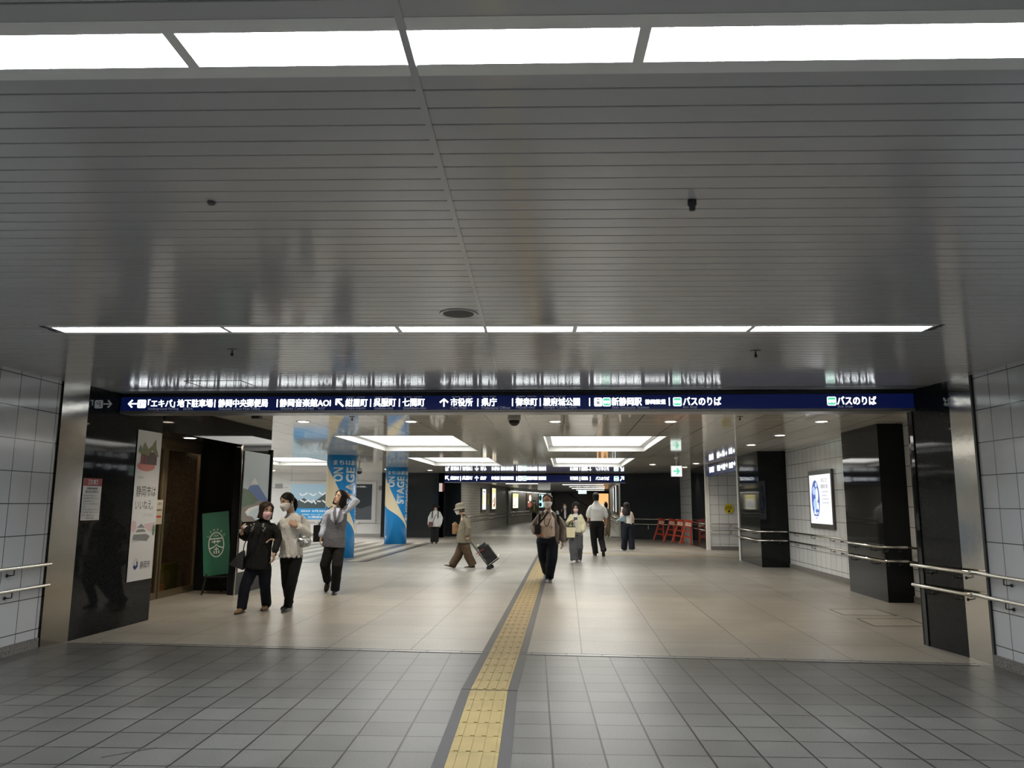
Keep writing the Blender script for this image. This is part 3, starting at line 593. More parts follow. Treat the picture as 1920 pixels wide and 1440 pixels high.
flat('print', [oval(.22, 1.395, .20, .06, 20)], pool, at(0, 0), ux, UZ, t)
flat('print', [[(.09, 1.42), (.45, 1.42), (.45, 1.58), (.09, 1.58)]], hall_p, at(0, 0, 1), ux, UZ, t)
flat('print', [[(.02, 1.555), (.10, 1.60), (.16, 1.70), (.25, 1.60), (.20, 1.54)], [(.20, 1.54), (.27, 1.63), (.33, 1.66), (.40, 1.75), (.42, 1.64), (.49, 1.53), (.44, 1.53), (.33, 1.61), (.24, 1.52)]], roof, at(0, 0, 2), ux, UZ, t)
flat('print', [rect(.11, 1.42, .135, 1.53), rect(.18, 1.42, .205, 1.53)], red_i, at(0, 0, 3), ux, UZ, t)
flat('print', [[(.02, 1.57), (.06, 1.66), (.10, 1.62), (.08, 1.58)]], leafp, at(0, 0, 1), ux, UZ, t)
flat('print', [[(.27, .80-.12), (.52, .82-.12), (.52, .60), (.42, .58), (.32, .62)], oval(.05, .66, .06, .07, 14)], pink, at(0, 0), ux, UZ, t)
flat('print', [[(.04, .48+.02), (.36, .47), (.42, .53), (.33, .56), (.06, .56)], [(.10, .585), (.33, .585), (.28, .62), (.14, .62)], [(.12, .64), (.30, .635), (.21, .69)]], mat('grey castle print', (.22, .23, .24), .5), at(0, 0, 1), ux, UZ, t)
flat('print', [oval(.49, .60, .03, .07, 14)], leafp, at(0, 0, 2), ux, UZ, t)
flat('emblem', [q for q in ringq(.155, .20, .055, .06, .006, 20)], grey_i, at(0, 0), ux, UZ, t)
flat('emblem', [[(.10, .165), (.15, .13), (.20, .17), (.19, .23), (.165, .235), (.175, .19), (.15, .175), (.135, .20)]], mat('city blue', (.01, .03, .22), .4), at(0, 0, 1), ux, UZ, t)
# landscape poster and leaflet board on the pier face
UP = (0, 1, 0)
t, at, ux = panel('wall_poster', 'tall poster of a snow-capped blue mountain and bay on the black pier', 'poster', (-5.285, 12.36, 1.15), UP, 1.08, 1.16, mat('pale sky print', (.42, .50, .54), .4), .012)
mt = mat('blue mountain print', (.06, .13, .36), .4); snow = mat('snow print', (.68, .70, .70), .4); bank = mat('brown shore print', (.19, .165, .15), .4); bay = mat('pale bay print', (.50, .60, .68), .4); wood = mat('dark wood print', (.07, .12, .07), .4)
flat('print', [[(.02, .44), (.20, .54), (.42, .72), (.47, .72), (.68, .58), (1.08, .36), (1.08, .28), (.02, .28)]], mt, at(0, 0), ux, UZ, t)
flat('print', [[(.275, .60), (.42, .72), (.47, .72), (.62, .62), (.56, .605), (.52, .63), (.47, .60), (.43, .63), (.39, .595), (.35, .62), (.31, .59)]], snow, at(0, 0, 1), ux, UZ, t)
flat('print', [[(0, 0), (1.08, 0), (1.08, .33), (.75, .36), (.5, .32), (.2, .26), (0, .30)]], bank, at(0, 0, 2), ux, UZ, t)
flat('print', [[(0, .24), (.5, .30), (.62, .36), (.5, .42), (.3, .50), (.1, .54), (0, .54)]], wood, at(0, 0, 3), ux, UZ, t)
flat('print', [[(.12, .16), (.25, .22), (.55, .26), (1.08, .29), (1.08, .07), (.9, .05), (.75, .0), (.55, .02), (.42, .08), (.2, .10)]], bay, at(0, 0, 4), ux, UZ, t)
flat('print', [[(.12, .16), (.25, .22), (.55, .26), (1.08, .29), (1.08, .25), (.6, .22), (.35, .18), (.25, .12)], [(.5, .10), (.8, .14), (1.0, .13), (.8, .10)]], snow, at(0, 0, 5), ux, UZ, t)
t, at, ux = panel('leaflet_board', 'white leaflet board under the mountain poster', 'board', (-5.285, 12.34, .35), UP, 1.10, .74, paper, .012)
lettering('静岡市', ink, at(.03, .58), ux, UZ, .2, .1, .01, parent=t); flat('print', [rect(.3, .1, .7, .45)], grey_i, at(0, 0), ux, UZ, t)
bm = bmesh.new(); box(bm, -5.288, -5.245, 13.50, 13.53, 0, 2.4); mk('trim_11', bm, dark_m, kind='structure')
# ------------------------------------------------------------------ glass doors in the left recess
glass = mat('dark tinted glass', (.05, .04, .03), .02)
gn = glass.node_tree; tr = gn.nodes.new('ShaderNodeBsdfTransparent'); tr.inputs[0].default_value = (.82, .76, .68, 1); mx = gn.nodes.new('ShaderNodeMixShader'); gl = gn.nodes.new('ShaderNodeBsdfGlossy'); gl.inputs['Roughness'].default_value = .02
fr = gn.nodes.new('ShaderNodeLayerWeight'); fr.inputs[0].default_value = .35; fm = gn.nodes.new('ShaderNodeMath'); fm.operation = 'POWER'; fm.inputs[1].default_value = 3; gn.links.new(fr.outputs['Facing'], fm.inputs[0])
gn.links.new(fm.outputs[0], mx.inputs[0]); gn.links.new(tr.outputs[0], mx.inputs[1]); gn.links.new(gl.outputs[0], mx.inputs[2]); gn.links.new(mx.outputs[0], gn.nodes['Material Output'].inputs[0])
XD = -6.27
def leaf(name, label, y0, y1, fw=.05, m=bronze):
    t = thing(name, label, 'door', (XD, (y0+y1)/2, 0)); h = (y1-y0)/2
    bm = bmesh.new()
    for a, b in ((-h, -h+fw), (h-fw, h)): box(bm, -.025, .025, a, b, 0, 2.36)
    for a, b in ((0, .10), (2.28, 2.36)): box(bm, -.024, .024, -h+fw, h-fw, a, b)
    mk('frame', bm, m, t); bm = bmesh.new(); box(bm, -.006, .006, -h+fw, h-fw, .10, 2.28); mk('pane', bm, glass, t)
    return t
leaf('glass_sidelight', 'fixed bronze-framed glass panel between the pillar and the shop door', 9.75, 11.66)
leaf('glass_door', 'bronze-framed sliding glass door left of the green easel sign', 11.70, 12.86)
bm = bmesh.new(); box(bm, -.06, .06, -1.75, 1.5, 2.36, 2.44); o = mk('door_header', bm, bronze, loc=(XD, 11.3, 0)); o['kind'] = 'structure'; o.name = 'trim_12'
t, at, ux = panel('paper_notice', 'cream paper notice with a red bar taped to the glass', 'notice', (XD+.031, 11.44, 1.13), UP, .22, .37, mat('cream paper', (.62, .57, .46), .5), .002)
flat('red_bar', rect(.05, .10, .19, .13), mat('red ink', (.55, .08, .05), .5), at(0, 0), ux, UZ, t); lettering('ご案内', ink, at(.05, .29), ux, UZ, .12, .04, .01, parent=t); lettering('営業時間', ink, at(.04, .2), ux, UZ, .15, .03, .01, parent=t)
t, at, ux = panel('display_board', 'green display board standing inside behind the glass', 'board', (-6.72, 12.0, .0), (0, 1, 0), 1.15, .44, mat('leaf green board', (.22, .28, .06), .6), .03)
flat('leaf_print', [oval(.75, .2, .16, .15, 18)], mat('pale leaf print', (.35, .36, .2), .6), at(0, 0), ux, UZ, t)
t, at, ux = panel('wooden_crate', 'pale wooden crate inside behind the glass, left of the door', 'crate', (-6.66, 12.02, 0), UP, .36, .15, mat('pale wood', (.38, .22, .10), .5), .16)
t = thing('ceiling_lamp', 'warm ceiling lamp panel seen through the shop door glass', 'ceiling light', (-7.1, 11.6, 2.44)); bm = bmesh.new(); box(bm, -.2, .2, -.7, .7, -.03, 0); mk('housing', bm, white_p, t); bm = bmesh.new(); quad(bm, [(-.18, -.68, -.031), (-.18, .68, -.031), (.18, .68, -.031), (.18, -.68, -.031)]); mk('diffuser', bm, mat('warm lobby light', (.9, .8, .6), .5, emis=6, ecol=(1, .84, .62)), t, fix=False)
# ------------------------------------------------------------------ green easel sign
t = thing('easel_sign', 'dark green tea board leaning on a black easel by the black wall', 'sign', (-5.68, 12.42, 0), R(14))
tilt = Matrix.Translation((.03, 0, .30)) @ Euler((R(-9), R(-6.5), 0)).to_matrix().to_4x4()
bw, bh = .42, 1.02
bm = bmesh.new(); vs = box(bm, -bw/2, bw/2, -.012, .012, 0, bh); bevel(bm, .01, 2); xf(bm, bm.verts, tilt); mk('board', bm, mat('dark green board', (.03, .16, .10), .45), t)
bo = t.children[0]
def ez(a, b, k=0): return tilt @ Vector((a, -.0135-k*.001, b))
def eflat(name, pts, m): 
    bm = bmesh.new()
    for lp in pts:
        vv = [bm.verts.new(ez(*p)) for p in lp]
        for tri in tessellate_polygon([[Vector((a, b, 0)) for a, b in lp]]):
            try: bm.faces.new([vv[i] for i in tri])
            except ValueError: pass
    return mk(name, bm, m, bo, fix=False)
wl = mat('white board print', (.72, .76, .73), .5); cx, cz = .0, .49
eflat('emblem_ring', ringq(cx, cz, .125, .205, .016, 40), wl)
eflat('emblem_bar', [[(cx-.115, cz+.085), (cx+.115, cz+.085), (cx+.111, cz+.105), (cx-.111, cz+.105)]], wl)
lettering('1554', wl, (0, 0, 0), UX, UZ, .075, .038, .01, name='lettering', parent=bo, warp=lambda a, b: ez(cx-.037+a, cz+.125+b))
eflat('tea_character', [rect(cx-.07, cz+.038, cx+.07, cz+.058), rect(cx-.035, cz+.018, cx-.018, cz+.075), rect(cx+.018, cz+.018, cx+.035, cz+.075),
      [(cx-.118, cz-.045), (cx-.09, cz-.045), (cx-.03, cz-.02), (cx, cz+.012), (cx, cz-.012), (cx-.035, cz-.045), (cx-.09, cz-.068), (cx-.116, cz-.066)][::1], [(cx+.118, cz-.045), (cx+.09, cz-.045), (cx+.03, cz-.02), (cx, cz+.012), (cx, cz-.012), (cx+.035, cz-.045), (cx+.09, cz-.068), (cx+.116, cz-.066)],
      rect(cx-.035, cz-.085, cx+.035, cz-.067), rect(cx-.01, cz-.15, cx+.01, cz-.04), rect(cx-.047, cz-.145, cx-.025, cz-.10), rect(cx+.025, cz-.145, cx+.047, cz-.10)], wl)
for i, ch in enumerate('しずおか市の'):
    a = R(142-i*21); px, pz = cx+.155*math.cos(a), cz+.245*math.sin(a); ro = a-PI/2
    lettering(ch, wl, (0, 0, 0), UX, UZ, .034, .04, .01, parent=bo, warp=lambda u, v, px=px, pz=pz, ro=ro: ez(px+(u-.017)*math.cos(ro)-(v-.02)*math.sin(ro), pz+(u-.017)*math.sin(ro)+(v-.02)*math.cos(ro)))
for pts in ([(-.13, -.03, .32), (-.17, -.12, 0)], [(.19, -.03, .32), (.23, -.12, 0)], [(.03, .15, .9), (.05, .32, 0)], [(-.10, .15, .9), (-.22, .22, 0)]):
    bm = bmesh.new(); tube(bm, pts, .014, 8); mk('leg', bm, dark_m, t)
bm = bmesh.new(); box(bm, -.16, .22, -.075, -.02, .265, .29); mk('ledge', bm, dark_m, t)
# ------------------------------------------------------------------ lightbox poster on the right tiled wall
white_e = mat('lit white poster', (.4, .4, .4), .3, emis=.72, ecol=(.97, .98, 1)); blue_e = mat('lit blue print', (.05, .1, .4), .3, emis=.5, ecol=(.10, .20, .62)); pale_e = mat('lit pale blue print', (.3, .4, .7), .3, emis=.7, ecol=(.45, .60, .95)); grey_e = mat('lit grey print', (.2, .2, .22), .3, emis=.42, ecol=(.55, .57, .62)); yel_e = mat('lit yellow print', (.7, .6, .2), .3, emis=.8, ecol=(.95, .85, .35)); lb_f = mat('lightbox frame', (.13, .125, .12), .3, .6)
UR = (0, -1, 0)
t, at, ux = panel('lightbox', 'lit white poster with a tall blue oval on the right tiled wall', 'lightbox', (5.300, 17.22, .985), UR, 1.45, 1.20, lb_f, .04)
flat('poster', rect(.06, .10, 1.40, 1.11), white_e, at(0, 0), ux, UZ, t)
flat('oval_print', [oval(.43, .60, .26, .40, 36)], blue_e, at(0, 0, 1), ux, UZ, t)
for a, b, p, q in ((.34, .78, .10, .09), (.52, .70, .09, .14), (.40, .50, .13, .12), (.56, .46, .07, .08), (.36, .36, .06, .07), (.50, .90, .05, .05)): flat('print', [oval(a, b, p, q, 16)], pale_e if a < .45 else white_e, at(0, 0, 2), ux, UZ, t)
flat('print', [oval(.52, .58, .03, .06, 12)], yel_e, at(0, 0, 3), ux, UZ, t)
flat('print', [rect(.30, .29, .36, .36), rect(.40, .28, .46, .33), rect(.5, .29, .56, .34), [(.27, .26), (.58, .25), (.55, .215), (.30, .22)]], white_e, at(0, 0, 3), ux, UZ, t)
lettering('まるごと', grey_e, at(.83, .95), ux, UZ, .36, .085, .02, parent=t); lettering('静岡の夏', grey_e, at(.80, .82), ux, UZ, .42, .085, .02, parent=t)
for i, w in enumerate((.40, .30, .42, .42, .38, .42, .36, .40)): flat('text_line', rect(.84, .74-i*.075, .84+w, .768-i*.075), grey_e, at(0, 0), ux, UZ, t)
flat('text_line', rect(.2, .165, 1.25, .18), grey_e, at(0, 0), ux, UZ, t)
# round yellow notice on the side passage wall, alarm lamp, small plates
t = thing('round_notice', 'round yellow no-cycling notice on the white side passage tiles', 'notice', (5.32, 25.885, 1.33)); yel = mat('yellow plate', (.62, .52, .02), .4)
bm = bmesh.new(); tube(bm, [(0, 0, 0), (0, -.012, 0)], .155, 28); mk('plate', bm, yel, t)
lettering('自転車', ink, (-.10, -.0135, .035), UX, UZ, .2, .05, .02, parent=t); lettering('通行禁止', ink, (-.12, -.0135, -.03), UX, UZ, .24, .05, .03, parent=t); flat('symbol', [oval(0, -.085, .035, .035, 12), rect(-.012, -.13, .012, -.06)], ink, (0, -.0135, 0), UX, UZ, t)
t = thing('alarm_lamp', 'red and white alarm lamp box on the black back wall', 'alarm', (-5.36, 33.285, 1.95)); bm = bmesh.new(); box(bm, -.11, .03, -.06, 0, 0, .36); bevel(bm, .008); mk('box', bm, mat('lit cover', (.6, .55, .5), .3, emis=.35, ecol=(1, .9, .85)), t); bm = bmesh.new(); box(bm, .03, .11, -.05, 0, .02, .34); mk('red_cover', bm, mat('alarm red', (.35, .03, .03), .3), t)
def plate(name, label, cat, x0, x1, y, z0, z1, m, d=.02): 
    bm = bmesh.new(); box(bm, x0, x1, y-d, y, z0, z1); bevel(bm, .003, 1); return mk(name, bm, m, label=label, cat=cat)
plate('wall_vent', 'grey louvre plate on the wall left of the advertisement board', 'vent', -12.93, -12.60, 33.745, 2.07, 2.27, mat('grey louvre', (.3, .31, .32), .4))
plate('wall_vent', 'grey louvre plate on the wall right of the advertisement board', 'vent', -8.24, -8.0, 33.745, 2.0, 2.2, MATS['grey louvre'])
plate('socket_cover', 'small grey socket cover low on the black back wall', 'socket', 3.42, 3.52, 33.02, .42, .58, alu)
# ------------------------------------------------------------------ advertisement board on the left far wall
t, at, ux = panel('advertisement_board', 'wide framed advertisement with a blue coast picture on the left back wall', 'advertisement', (-12.32, 33.74, .60), UX, 3.98, 1.79, mat('white frame enamel', (.74, .75, .76), .3), .05)
flat('print', rect(.12, .12, 2.45, 1.67), mat('glowing hazy sky print', (.28, .42, .52), .3, emis=.3, ecol=(.35, .5, .6)), at(0, 0), ux, UZ, t)  # print glows faintly to brighten the board, which is no lamp
flat('print', rect(2.45, .12, 3.80, 1.67), mat('charcoal print', (.035, .05, .065), .3), at(0, 0), ux, UZ, t)
flat('print', [[(.12, .60), (.4, .90), (.75, 1.05), (1.1, .80), (1.3, .95), (1.7, 1.25), (2.2, 1.45), (2.45, 1.35), (2.45, .6)]], mat('slate hill print', (.10, .14, .16), .3), at(0, 0, 1), ux, UZ, t)
flat('print', rect(.12, .12, 2.45, .60), mat('glowing sea print', (.02, .22, .48), .3, emis=.3, ecol=(.05, .35, .7)), at(0, 0, 2), ux, UZ, t)  # faint glow put into the sea print to brighten it
flat('print', [[(2.45, .12), (3.80, .12), (3.80, .75), (3.3, .6), (2.9, .72), (2.45, .5)]], mat('grey sea print', (.12, .14, .17), .3), at(0, 0, 2), ux, UZ, t)
brush = mat('glowing white brush print', (.72, .76, .78), .4, emis=.3)  # strokes and text glow as well, lifting the board's brightness
random.seed(4)
for k in range(16):
    x = .62+(k % 8)*.21+random.uniform(-.04, .04); z = 1.23-.33*(k//8)+random.uniform(-.04, .04); a = random.uniform(.1, .18); ro = random.uniform(-.9, .9)
    flat('brush_stroke', [[(x+u*math.cos(ro)-v*math.sin(ro), z+u*math.sin(ro)+v*math.cos(ro)) for u, v in ((-a*.7, -.02), (a*.7, -.035), (a*.75, .02), (-a*.6, .04))]], brush, at(0, 0, 3+k % 3), ux, UZ, t)
lettering('2024 4月20日(土)', brush, at(.62, .42, 3), ux, UZ, 1.6, .12, .02, parent=t); lettering('静岡駅 北口 地下広場', brush, at(.62, .30, 3), ux, UZ, 1.3, .06, .01, parent=t); lettering('公開開始!', brush, at(.95, .17, 3), ux, UZ, .75, .10, .02, parent=t); lettering('はじめての感動。', brush, at(2.55, 1.52, 3), ux, UZ, 1.0, .075, .01, parent=t)
for x in (-11.0, -9.2): plate('picture_lamp', 'small white lamp clipped under the %s half of the advertisement board' % ('left' if x < -10 else 'right'), 'lamp', x, x+.13, 33.69, .56, .63, white_p, .06)
# ------------------------------------------------------------------ ceiling fittings
def dome(x, y, label, s=1.0, drop=0):
    t = thing('dome_camera', label, 'security camera', (x, y, CZ)); bm = bmesh.new(); lathe(bm, (0, 0, 0), [(.07*s, 0), (.075*s, -.05*s-drop), (.07*s, -.07*s-drop)], 24) if not drop else (tube(bm, [(0, 0, 0), (0, 0, -drop)], .02, 10), lathe(bm, (0, 0, 0), [(.05*s, -drop), (.07*s, -drop-.05*s), (.07*s, -drop-.07*s)], 24))
    mk('housing', bm, mat('camera housing', (.4, .4, .4) if not drop else (.6, .6, .6), .35), t, smooth=True)
    bm = bmesh.new(); lathe(bm, (0, 0, 0), [(.064*s, -.07*s-drop), (.06*s, -.095*s-drop), (.035*s, -.125*s-drop), (.01*s, -.132*s-drop)], 24); mk('dome', bm, mat('smoked dome', (.01, .01, .012), .06), t, smooth=True)
dome(-.74, 11.05, 'black dome camera hanging just behind the big navy sign, mid passage', 1.3)
dome(-6.4, 23.6, 'white-necked dome camera by the blue columns', 1.5, .22)
bm = bmesh.new(); box(bm, -.06, .06, -.05, .05, -.06, 0); mk('ceiling_sensor', bm, dark_m, loc=(-4.55, 11.0, CZ), label='small black sensor box under the ceiling behind the sign, at its left', cat='sensor')
def sprinkler(x, y, label, plate_r=.045):
    t = thing('sprinkler', label, 'sprinkler', (x, y, CZ), group='ceiling sprinklers'); bm = bmesh.new(); lathe(bm, (0, 0, 0), [(plate_r, 0), (plate_r*.9, -.006), (.012, -.010)], 20); mk('rose', bm, mat('dull sprinkler metal', (.16, .16, .16), .4, .6), t, smooth=True)
    bm = bmesh.new(); tube(bm, [(0, 0, -.005), (0, 0, -.05)], .006, 8); lathe(bm, (0, 0, 0), [(.008, -.03), (.014, -.045), (.012, -.055), (.006, -.06)], 12); mk('head', bm, dark_m, t)
sprinkler(-2.80, 6.18, 'sprinkler on a round plate, left one behind the far lamp row'); sprinkler(1.59, 6.43, 'sprinkler on a round plate, right one behind the far lamp row')
sprinkler(-3.2, 11.3, 'small sprinkler in the hall ceiling, left of the middle'); sprinkler(2.55, 11.4, 'small sprinkler in the hall ceiling, right of the middle')
t = thing('ceiling_sensor', 'dark stub sensor in the near ceiling, right of the seam', 'sensor', (.54, 3.14, CZ)); bm = bmesh.new(); lathe(bm, (0, 0, 0), [(.019, .01), (.019, -.022), (.014, -.026), (.013, -.045), (.008, -.047)], 16); mk('stub', bm, mat('dark stub plastic', (.03, .03, .035), .3), t, smooth=True)
t = thing('ceiling_sensor', 'small grey button sensor in the near ceiling, left of the seam', 'sensor', (-1.51, 3.04, CZ)); bm = bmesh.new(); lathe(bm, (0, 0, 0), [(.018, .01), (.018, -.006), (.012, -.014), (.004, -.016)], 16); mk('button', bm, mat('grey button plastic', (.12, .12, .12), .4), t, smooth=True)
t = thing('ceiling_speaker', 'round dark ceiling speaker beside the seam, before the far lamp row', 'speaker', (-.72, 5.04, CZ)); bm = bmesh.new(); lathe(bm, (0, 0, 0), [(.125, .012), (.13, -.004), (.122, -.007), (.105, -.005)], 36); mk('rim', bm, ceil_n, t, smooth=True); bm = bmesh.new(); lathe(bm, (0, 0, 0), [(.106, -.0055), (.02, -.0075), (.004, -.0076)], 36); mk('grille', bm, mat('dark speaker cloth', (.07, .07, .07), .6), t)
t = thing('ceiling_hatch', 'square access panel outline in the near ceiling before the sign', 'hatch', (-3.75, 8.1, CZ)); bm = bmesh.new()
for a, b in (((-.31, -.26), (.31, -.26)), ((.31, -.26), (.31, .25)), ((.31, .25), (-.31, .25)), ((-.31, .25), (-.31, -.26))):
    a, b = Vector((*a, 0)), Vector((*b, 0)); d = (b-a).normalized(); q = Vector((-d.y, d.x, 0))*.006; prism(bm, [(a-q)[:2], (b-q)[:2], (b+q)[:2], (a+q)[:2]], -.003, .001)
mk('rim', bm, mat('hatch rim grey', (.14, .14, .145), .4), t)
t = thing('exit_sign', 'small hanging exit sign with a green arrow on white', 'exit sign', (3.11, 22.0, CZ)); bm = bmesh.new(); box(bm, -.155, .155, -.03, .03, -.52, -.21); bevel(bm, .006); mk('case', bm, white_p, t)
bm = bmesh.new(); tube(bm, [(0, 0, 0), (0, 0, -.215)], .012, 10); lathe(bm, (0, 0, 0), [(.06, 0), (.05, -.02), (.015, -.025)], 16); mk('hanger', bm, white_p, t)
flat('lit_face', rect(-.145, -.51, .145, -.22), mat('exit face', (.7, .75, .73), .3, emis=.9, ecol=(.86, 1, .95)), (0, -.0315, 0), UX, UZ, t)
flat('arrow', [(-.09, -.385), (.02, -.385), (-.02, -.455), (.03, -.455), (.095, -.365), (.03, -.275), (-.02, -.275), (.02, -.345), (-.09, -.345)], green_l, (0, -.033, 0), UX, UZ, t)
lettering('EXIT', green_l, (-.10, -.033, -.488), UX, UZ, .08, .022, .01, parent=t)
# ------------------------------------------------------------------ far corridor: lamps, posters, signs
corr_e = mat('corridor lamp light', (.9, .9, .9), .5, emis=32, ecol=(1, .97, .86))
def corr_lamp(x0, x1, y, label):
    t = thing('ceiling_lamp', label, 'ceiling light', ((x0+x1)/2, y, CC), group='corridor ceiling lamps'); a = (x1-x0)/2
    bm = bmesh.new(); box(bm, -a, a, -.12, .12, -.03, .0); mk('housing', bm, white_p, t); bm = bmesh.new(); quad(bm, [(-a+.03, -.09, -.031), (-a+.03, .09, -.031), (a-.03, .09, -.031), (a-.03, -.09, -.031)]); mk('diffuser', bm, corr_e, t, fix=False)
for i, (x0, x1, y) in enumerate(((-3.7, -1.4, 36.0), (-1.3, .9, 36.0), (-.8, 1.9, 39), (-.2, 2.1, 43), (.2, 2.4, 48), (.4, 2.7, 54), (0.8, 3.0, 61), (-3.2, -1.2, 41))):
    corr_lamp(x0, x1, y, 'strip lamp in the far corridor ceiling, row %s' % ['just past the sign on its left', 'just past the sign on its right', 'second on the right', 'third on the right', 'fourth on the right', 'fifth on the right', 'deepest on the right', 'second on the left'][i])
t = thing('wall_lamp', 'long pale lamp trough along the top of the second brick wall', 'lamp', (-3.85, 53.6, 2.3)); d = Vector((2.3, 16, 0)); bm = bmesh.new(); n = Vector((.99, -.14, 0))*.25
prism(bm, [(0, 0), (n.x, n.y), (n.x+d.x, n.y+d.y), (d.x, d.y)], 0, .2); mk('trough', bm, white_p, t); bm = bmesh.new(); quad(bm, [(0.02, 0, -.002), (n.x, n.y, -.002), (n.x+d.x, n.y+d.y, -.002), (d.x, d.y, -.002)]); mk('diffuser', bm, mat('dim trough light', (.8, .8, .8), .5, emis=4, ecol=(1, .98, .9)), t, fix=False)
def poster_lit(o, ux, w, h, label, base, blobs, lit=True):
    t, at, ux = panel('lightbox', label, 'lightbox', o, ux, w, h, lb_f, .08, group='corridor lightboxes')
    flat('poster', rect(.05, .05 if h < 1.2 else .14, w-.05, h-.05), base, at(0, 0), ux, UZ, t)
    for m, x, z, a, b in blobs: flat('print', [oval(x*w, z*h, a*w, b*h, 14)], m, at(0, 0, 1), ux, UZ, t)
cream_e = mat('lit cream print', (.7, .65, .5), .3, emis=.95, ecol=(1, .93, .70)); red_e = mat('lit red print', (.5, .1, .08), .3, emis=.4, ecol=(.6, .2, .14)); brown_p = mat('dim brown print', (.15, .08, .05), .3, emis=.12, ecol=(.5, .28, .18)); cyan_e = mat('lit cyan print', (.3, .6, .65), .3, emis=.8, ecol=(.55, .92, .95)); dk_e = mat('dark teal print', (.03, .06, .07), .3)
def along(P, Q, s, off=.02): 
    P, Q = Vector(P), Vector(Q); d = (Q-P).normalized(); n = Vector((d.y, -d.x)); p = P+d*s+n*off; return (p.x, p.y), d
cw = ((-4.75, 34.6), (-4.05, 53.2)); cv = ((-3.95, 53.4), (-1.3, 73))
p, d = along(*cw, 6.3); poster_lit((*p, .98), (*d, 0), 1.45, 1.28, 'lit white poster with a yellow shape, first on the left brick wall', white_e, [(yel_e, .4, .62, .22, .12), (cream_e, .7, .35, .25, .12), (yel_e, .25, .40, .15, .10), (grey_e, .5, .85, .3, .03)])
p, d = along(*cw, 10.2); poster_lit((*p, .98), (*d, 0), 1.75, 1.4, 'lit yellow-topped poster, second on the left brick wall', cream_e, [(yel_e, .5, .86, .42, .10), (red_e, .7, .42, .12, .2), (red_e, .5, .25, .15, .08), (white_e, .4, .55, .16, .12), (brown_p, .3, .45, .1, .1)])
p, d = along(*cv, 1.0); poster_lit((*p, .98), (*d, 0), 2.0, 1.2, 'lit cream poster just past the grey post in the corridor', cream_e, [(yel_e, .5, .85, .45, .12), (white_e, .5, .4, .3, .2), (grey_e, .3, .3, .1, .1)])
p, d = along(*cv, 6.5); poster_lit((*p, .98), (*d, 0), 2.2, 1.25, 'dim brown and white poster deeper on the second brick wall', brown_p, [(cream_e, .6, .7, .25, .2), (red_e, .5, .3, .35, .15), (cream_e, .3, .45, .12, .06)])
p, d = along(*cv, 12); poster_lit((*p, .98), (*d, 0), 2.3, 1.25, 'pale cyan and dark poster behind the masked man', cyan_e, [(dk_e, .3, .75, .3, .2), (dk_e, .3, .3, .3, .14)])
t, at, ux = panel('wall_notice', 'small yellow notice between the two lit corridor posters', 'notice', (*along(*cw, 8.9)[0], 1.4), (*along(*cw, 0)[1], 0), .5, .62, yel, .01)
lettering('禁止', ink, at(.1, .3), ux, UZ, .3, .2, .02, parent=t)
rw = ((2.9, 52), (2.33, 33.7))
p, d = along(*rw, 11.5); poster_lit((*p, .95), (*d, 0), 1.2, 1.35, 'lit white poster, deeper one on the right corridor wall', white_e, [(grey_e, .5, .4, .3, .2)])
p, d = along(*rw, 15.3); poster_lit((*p, .95), (*d, 0), 1.2, 1.35, 'lit white poster, nearer one on the right corridor wall', white_e, [(cyan_e, .5, .6, .3, .2)])
t, at, ux = panel('shop_display', 'warm orange lit shop display at the far right of the corridor', 'display', (2.35, 58, 0), UX, .8, 2.2, mat('warm orange display', (.6, .3, .1), .4, emis=.8, ecol=(1, .55, .22)), .1)
flat('print', [rect(.1, .1, .3, 1.2), rect(.5, .4, .7, 1.6)], brown_p, at(0, 0), ux, UZ, t)
t, at, ux = panel('hanging_screen', 'bluish-white screen hanging high at the far end of the corridor', 'screen', (1.05, 66, 2.27), UX, .7, .25, mat('bluish screen', (.5, .7, .8), .3, emis=1.0, ecol=(.7, .9, 1)), .1)
bm = bmesh.new(); box(bm, -.3, .3, -.15, .15, -.42, 0); mk('hanging_sign', bm, mat('grey sign box', (.42, .43, .43), .4), loc=(-1.05, 37.5, CC), label='plain grey hanging box sign at the corridor mouth', cat='sign')
bm = bmesh.new(); rtube(bm, [(-1.6, 75.7, 2.6), (.0, 75.7, 2.6), (2.4, 75.7, 1.0)], .035, 8); mk('stair_rail', bm, pipe_m, label='pale stair handrail slanting down on the dark far end wall', cat='handrail')
# ------------------------------------------------------------------ folded red barriers by the far black column
org = mat('orange red plastic', (.36, .036, .012), .4); pale = mat('pale lettering patch', (.66, .58, .45), .5)
bt = thing('folding_barrier', 'frontmost orange-red folding barrier of the row by the far column', 'barrier', (0, 0, 0), group='stacked orange barriers')
for s in (-1, 1):
    bm = bmesh.new(); tube(bm, [(s*.20, 0, .04), (s*.06, 0, .86)], (.035, .022), 8, ref=(1, 0, 0)); mk('leg', bm, org, bt)
for z, h in ((.28, .06), (.48, .05)): bm = bmesh.new(); k = .2-.14*(z-.04)/.82; box(bm, -k, k, -.014, .014, z, z+h); mk('crossbar', bm, org, bt)
bm = bmesh.new(); prism(bm, [(-.13, -.02), (.13, -.02), (.13, .02), (-.13, .02)], .66, .92); bevel(bm, .015); o = mk('head_panel', bm, org, bt); flat('patch', [(-.1, .70), (.1, .70), (.09, .82), (-.09, .82)], pale, (0, -.022, 0), UX, UZ, bt)
lettering('工事中', org, (-.07, -.024, .73), UX, UZ, .14, .06, .02, parent=bt)
bl = ['second orange-red folding barrier from the front of the row', 'third orange-red folding barrier from the front of the row', 'rearmost orange-red folding barrier, against the black back wall']
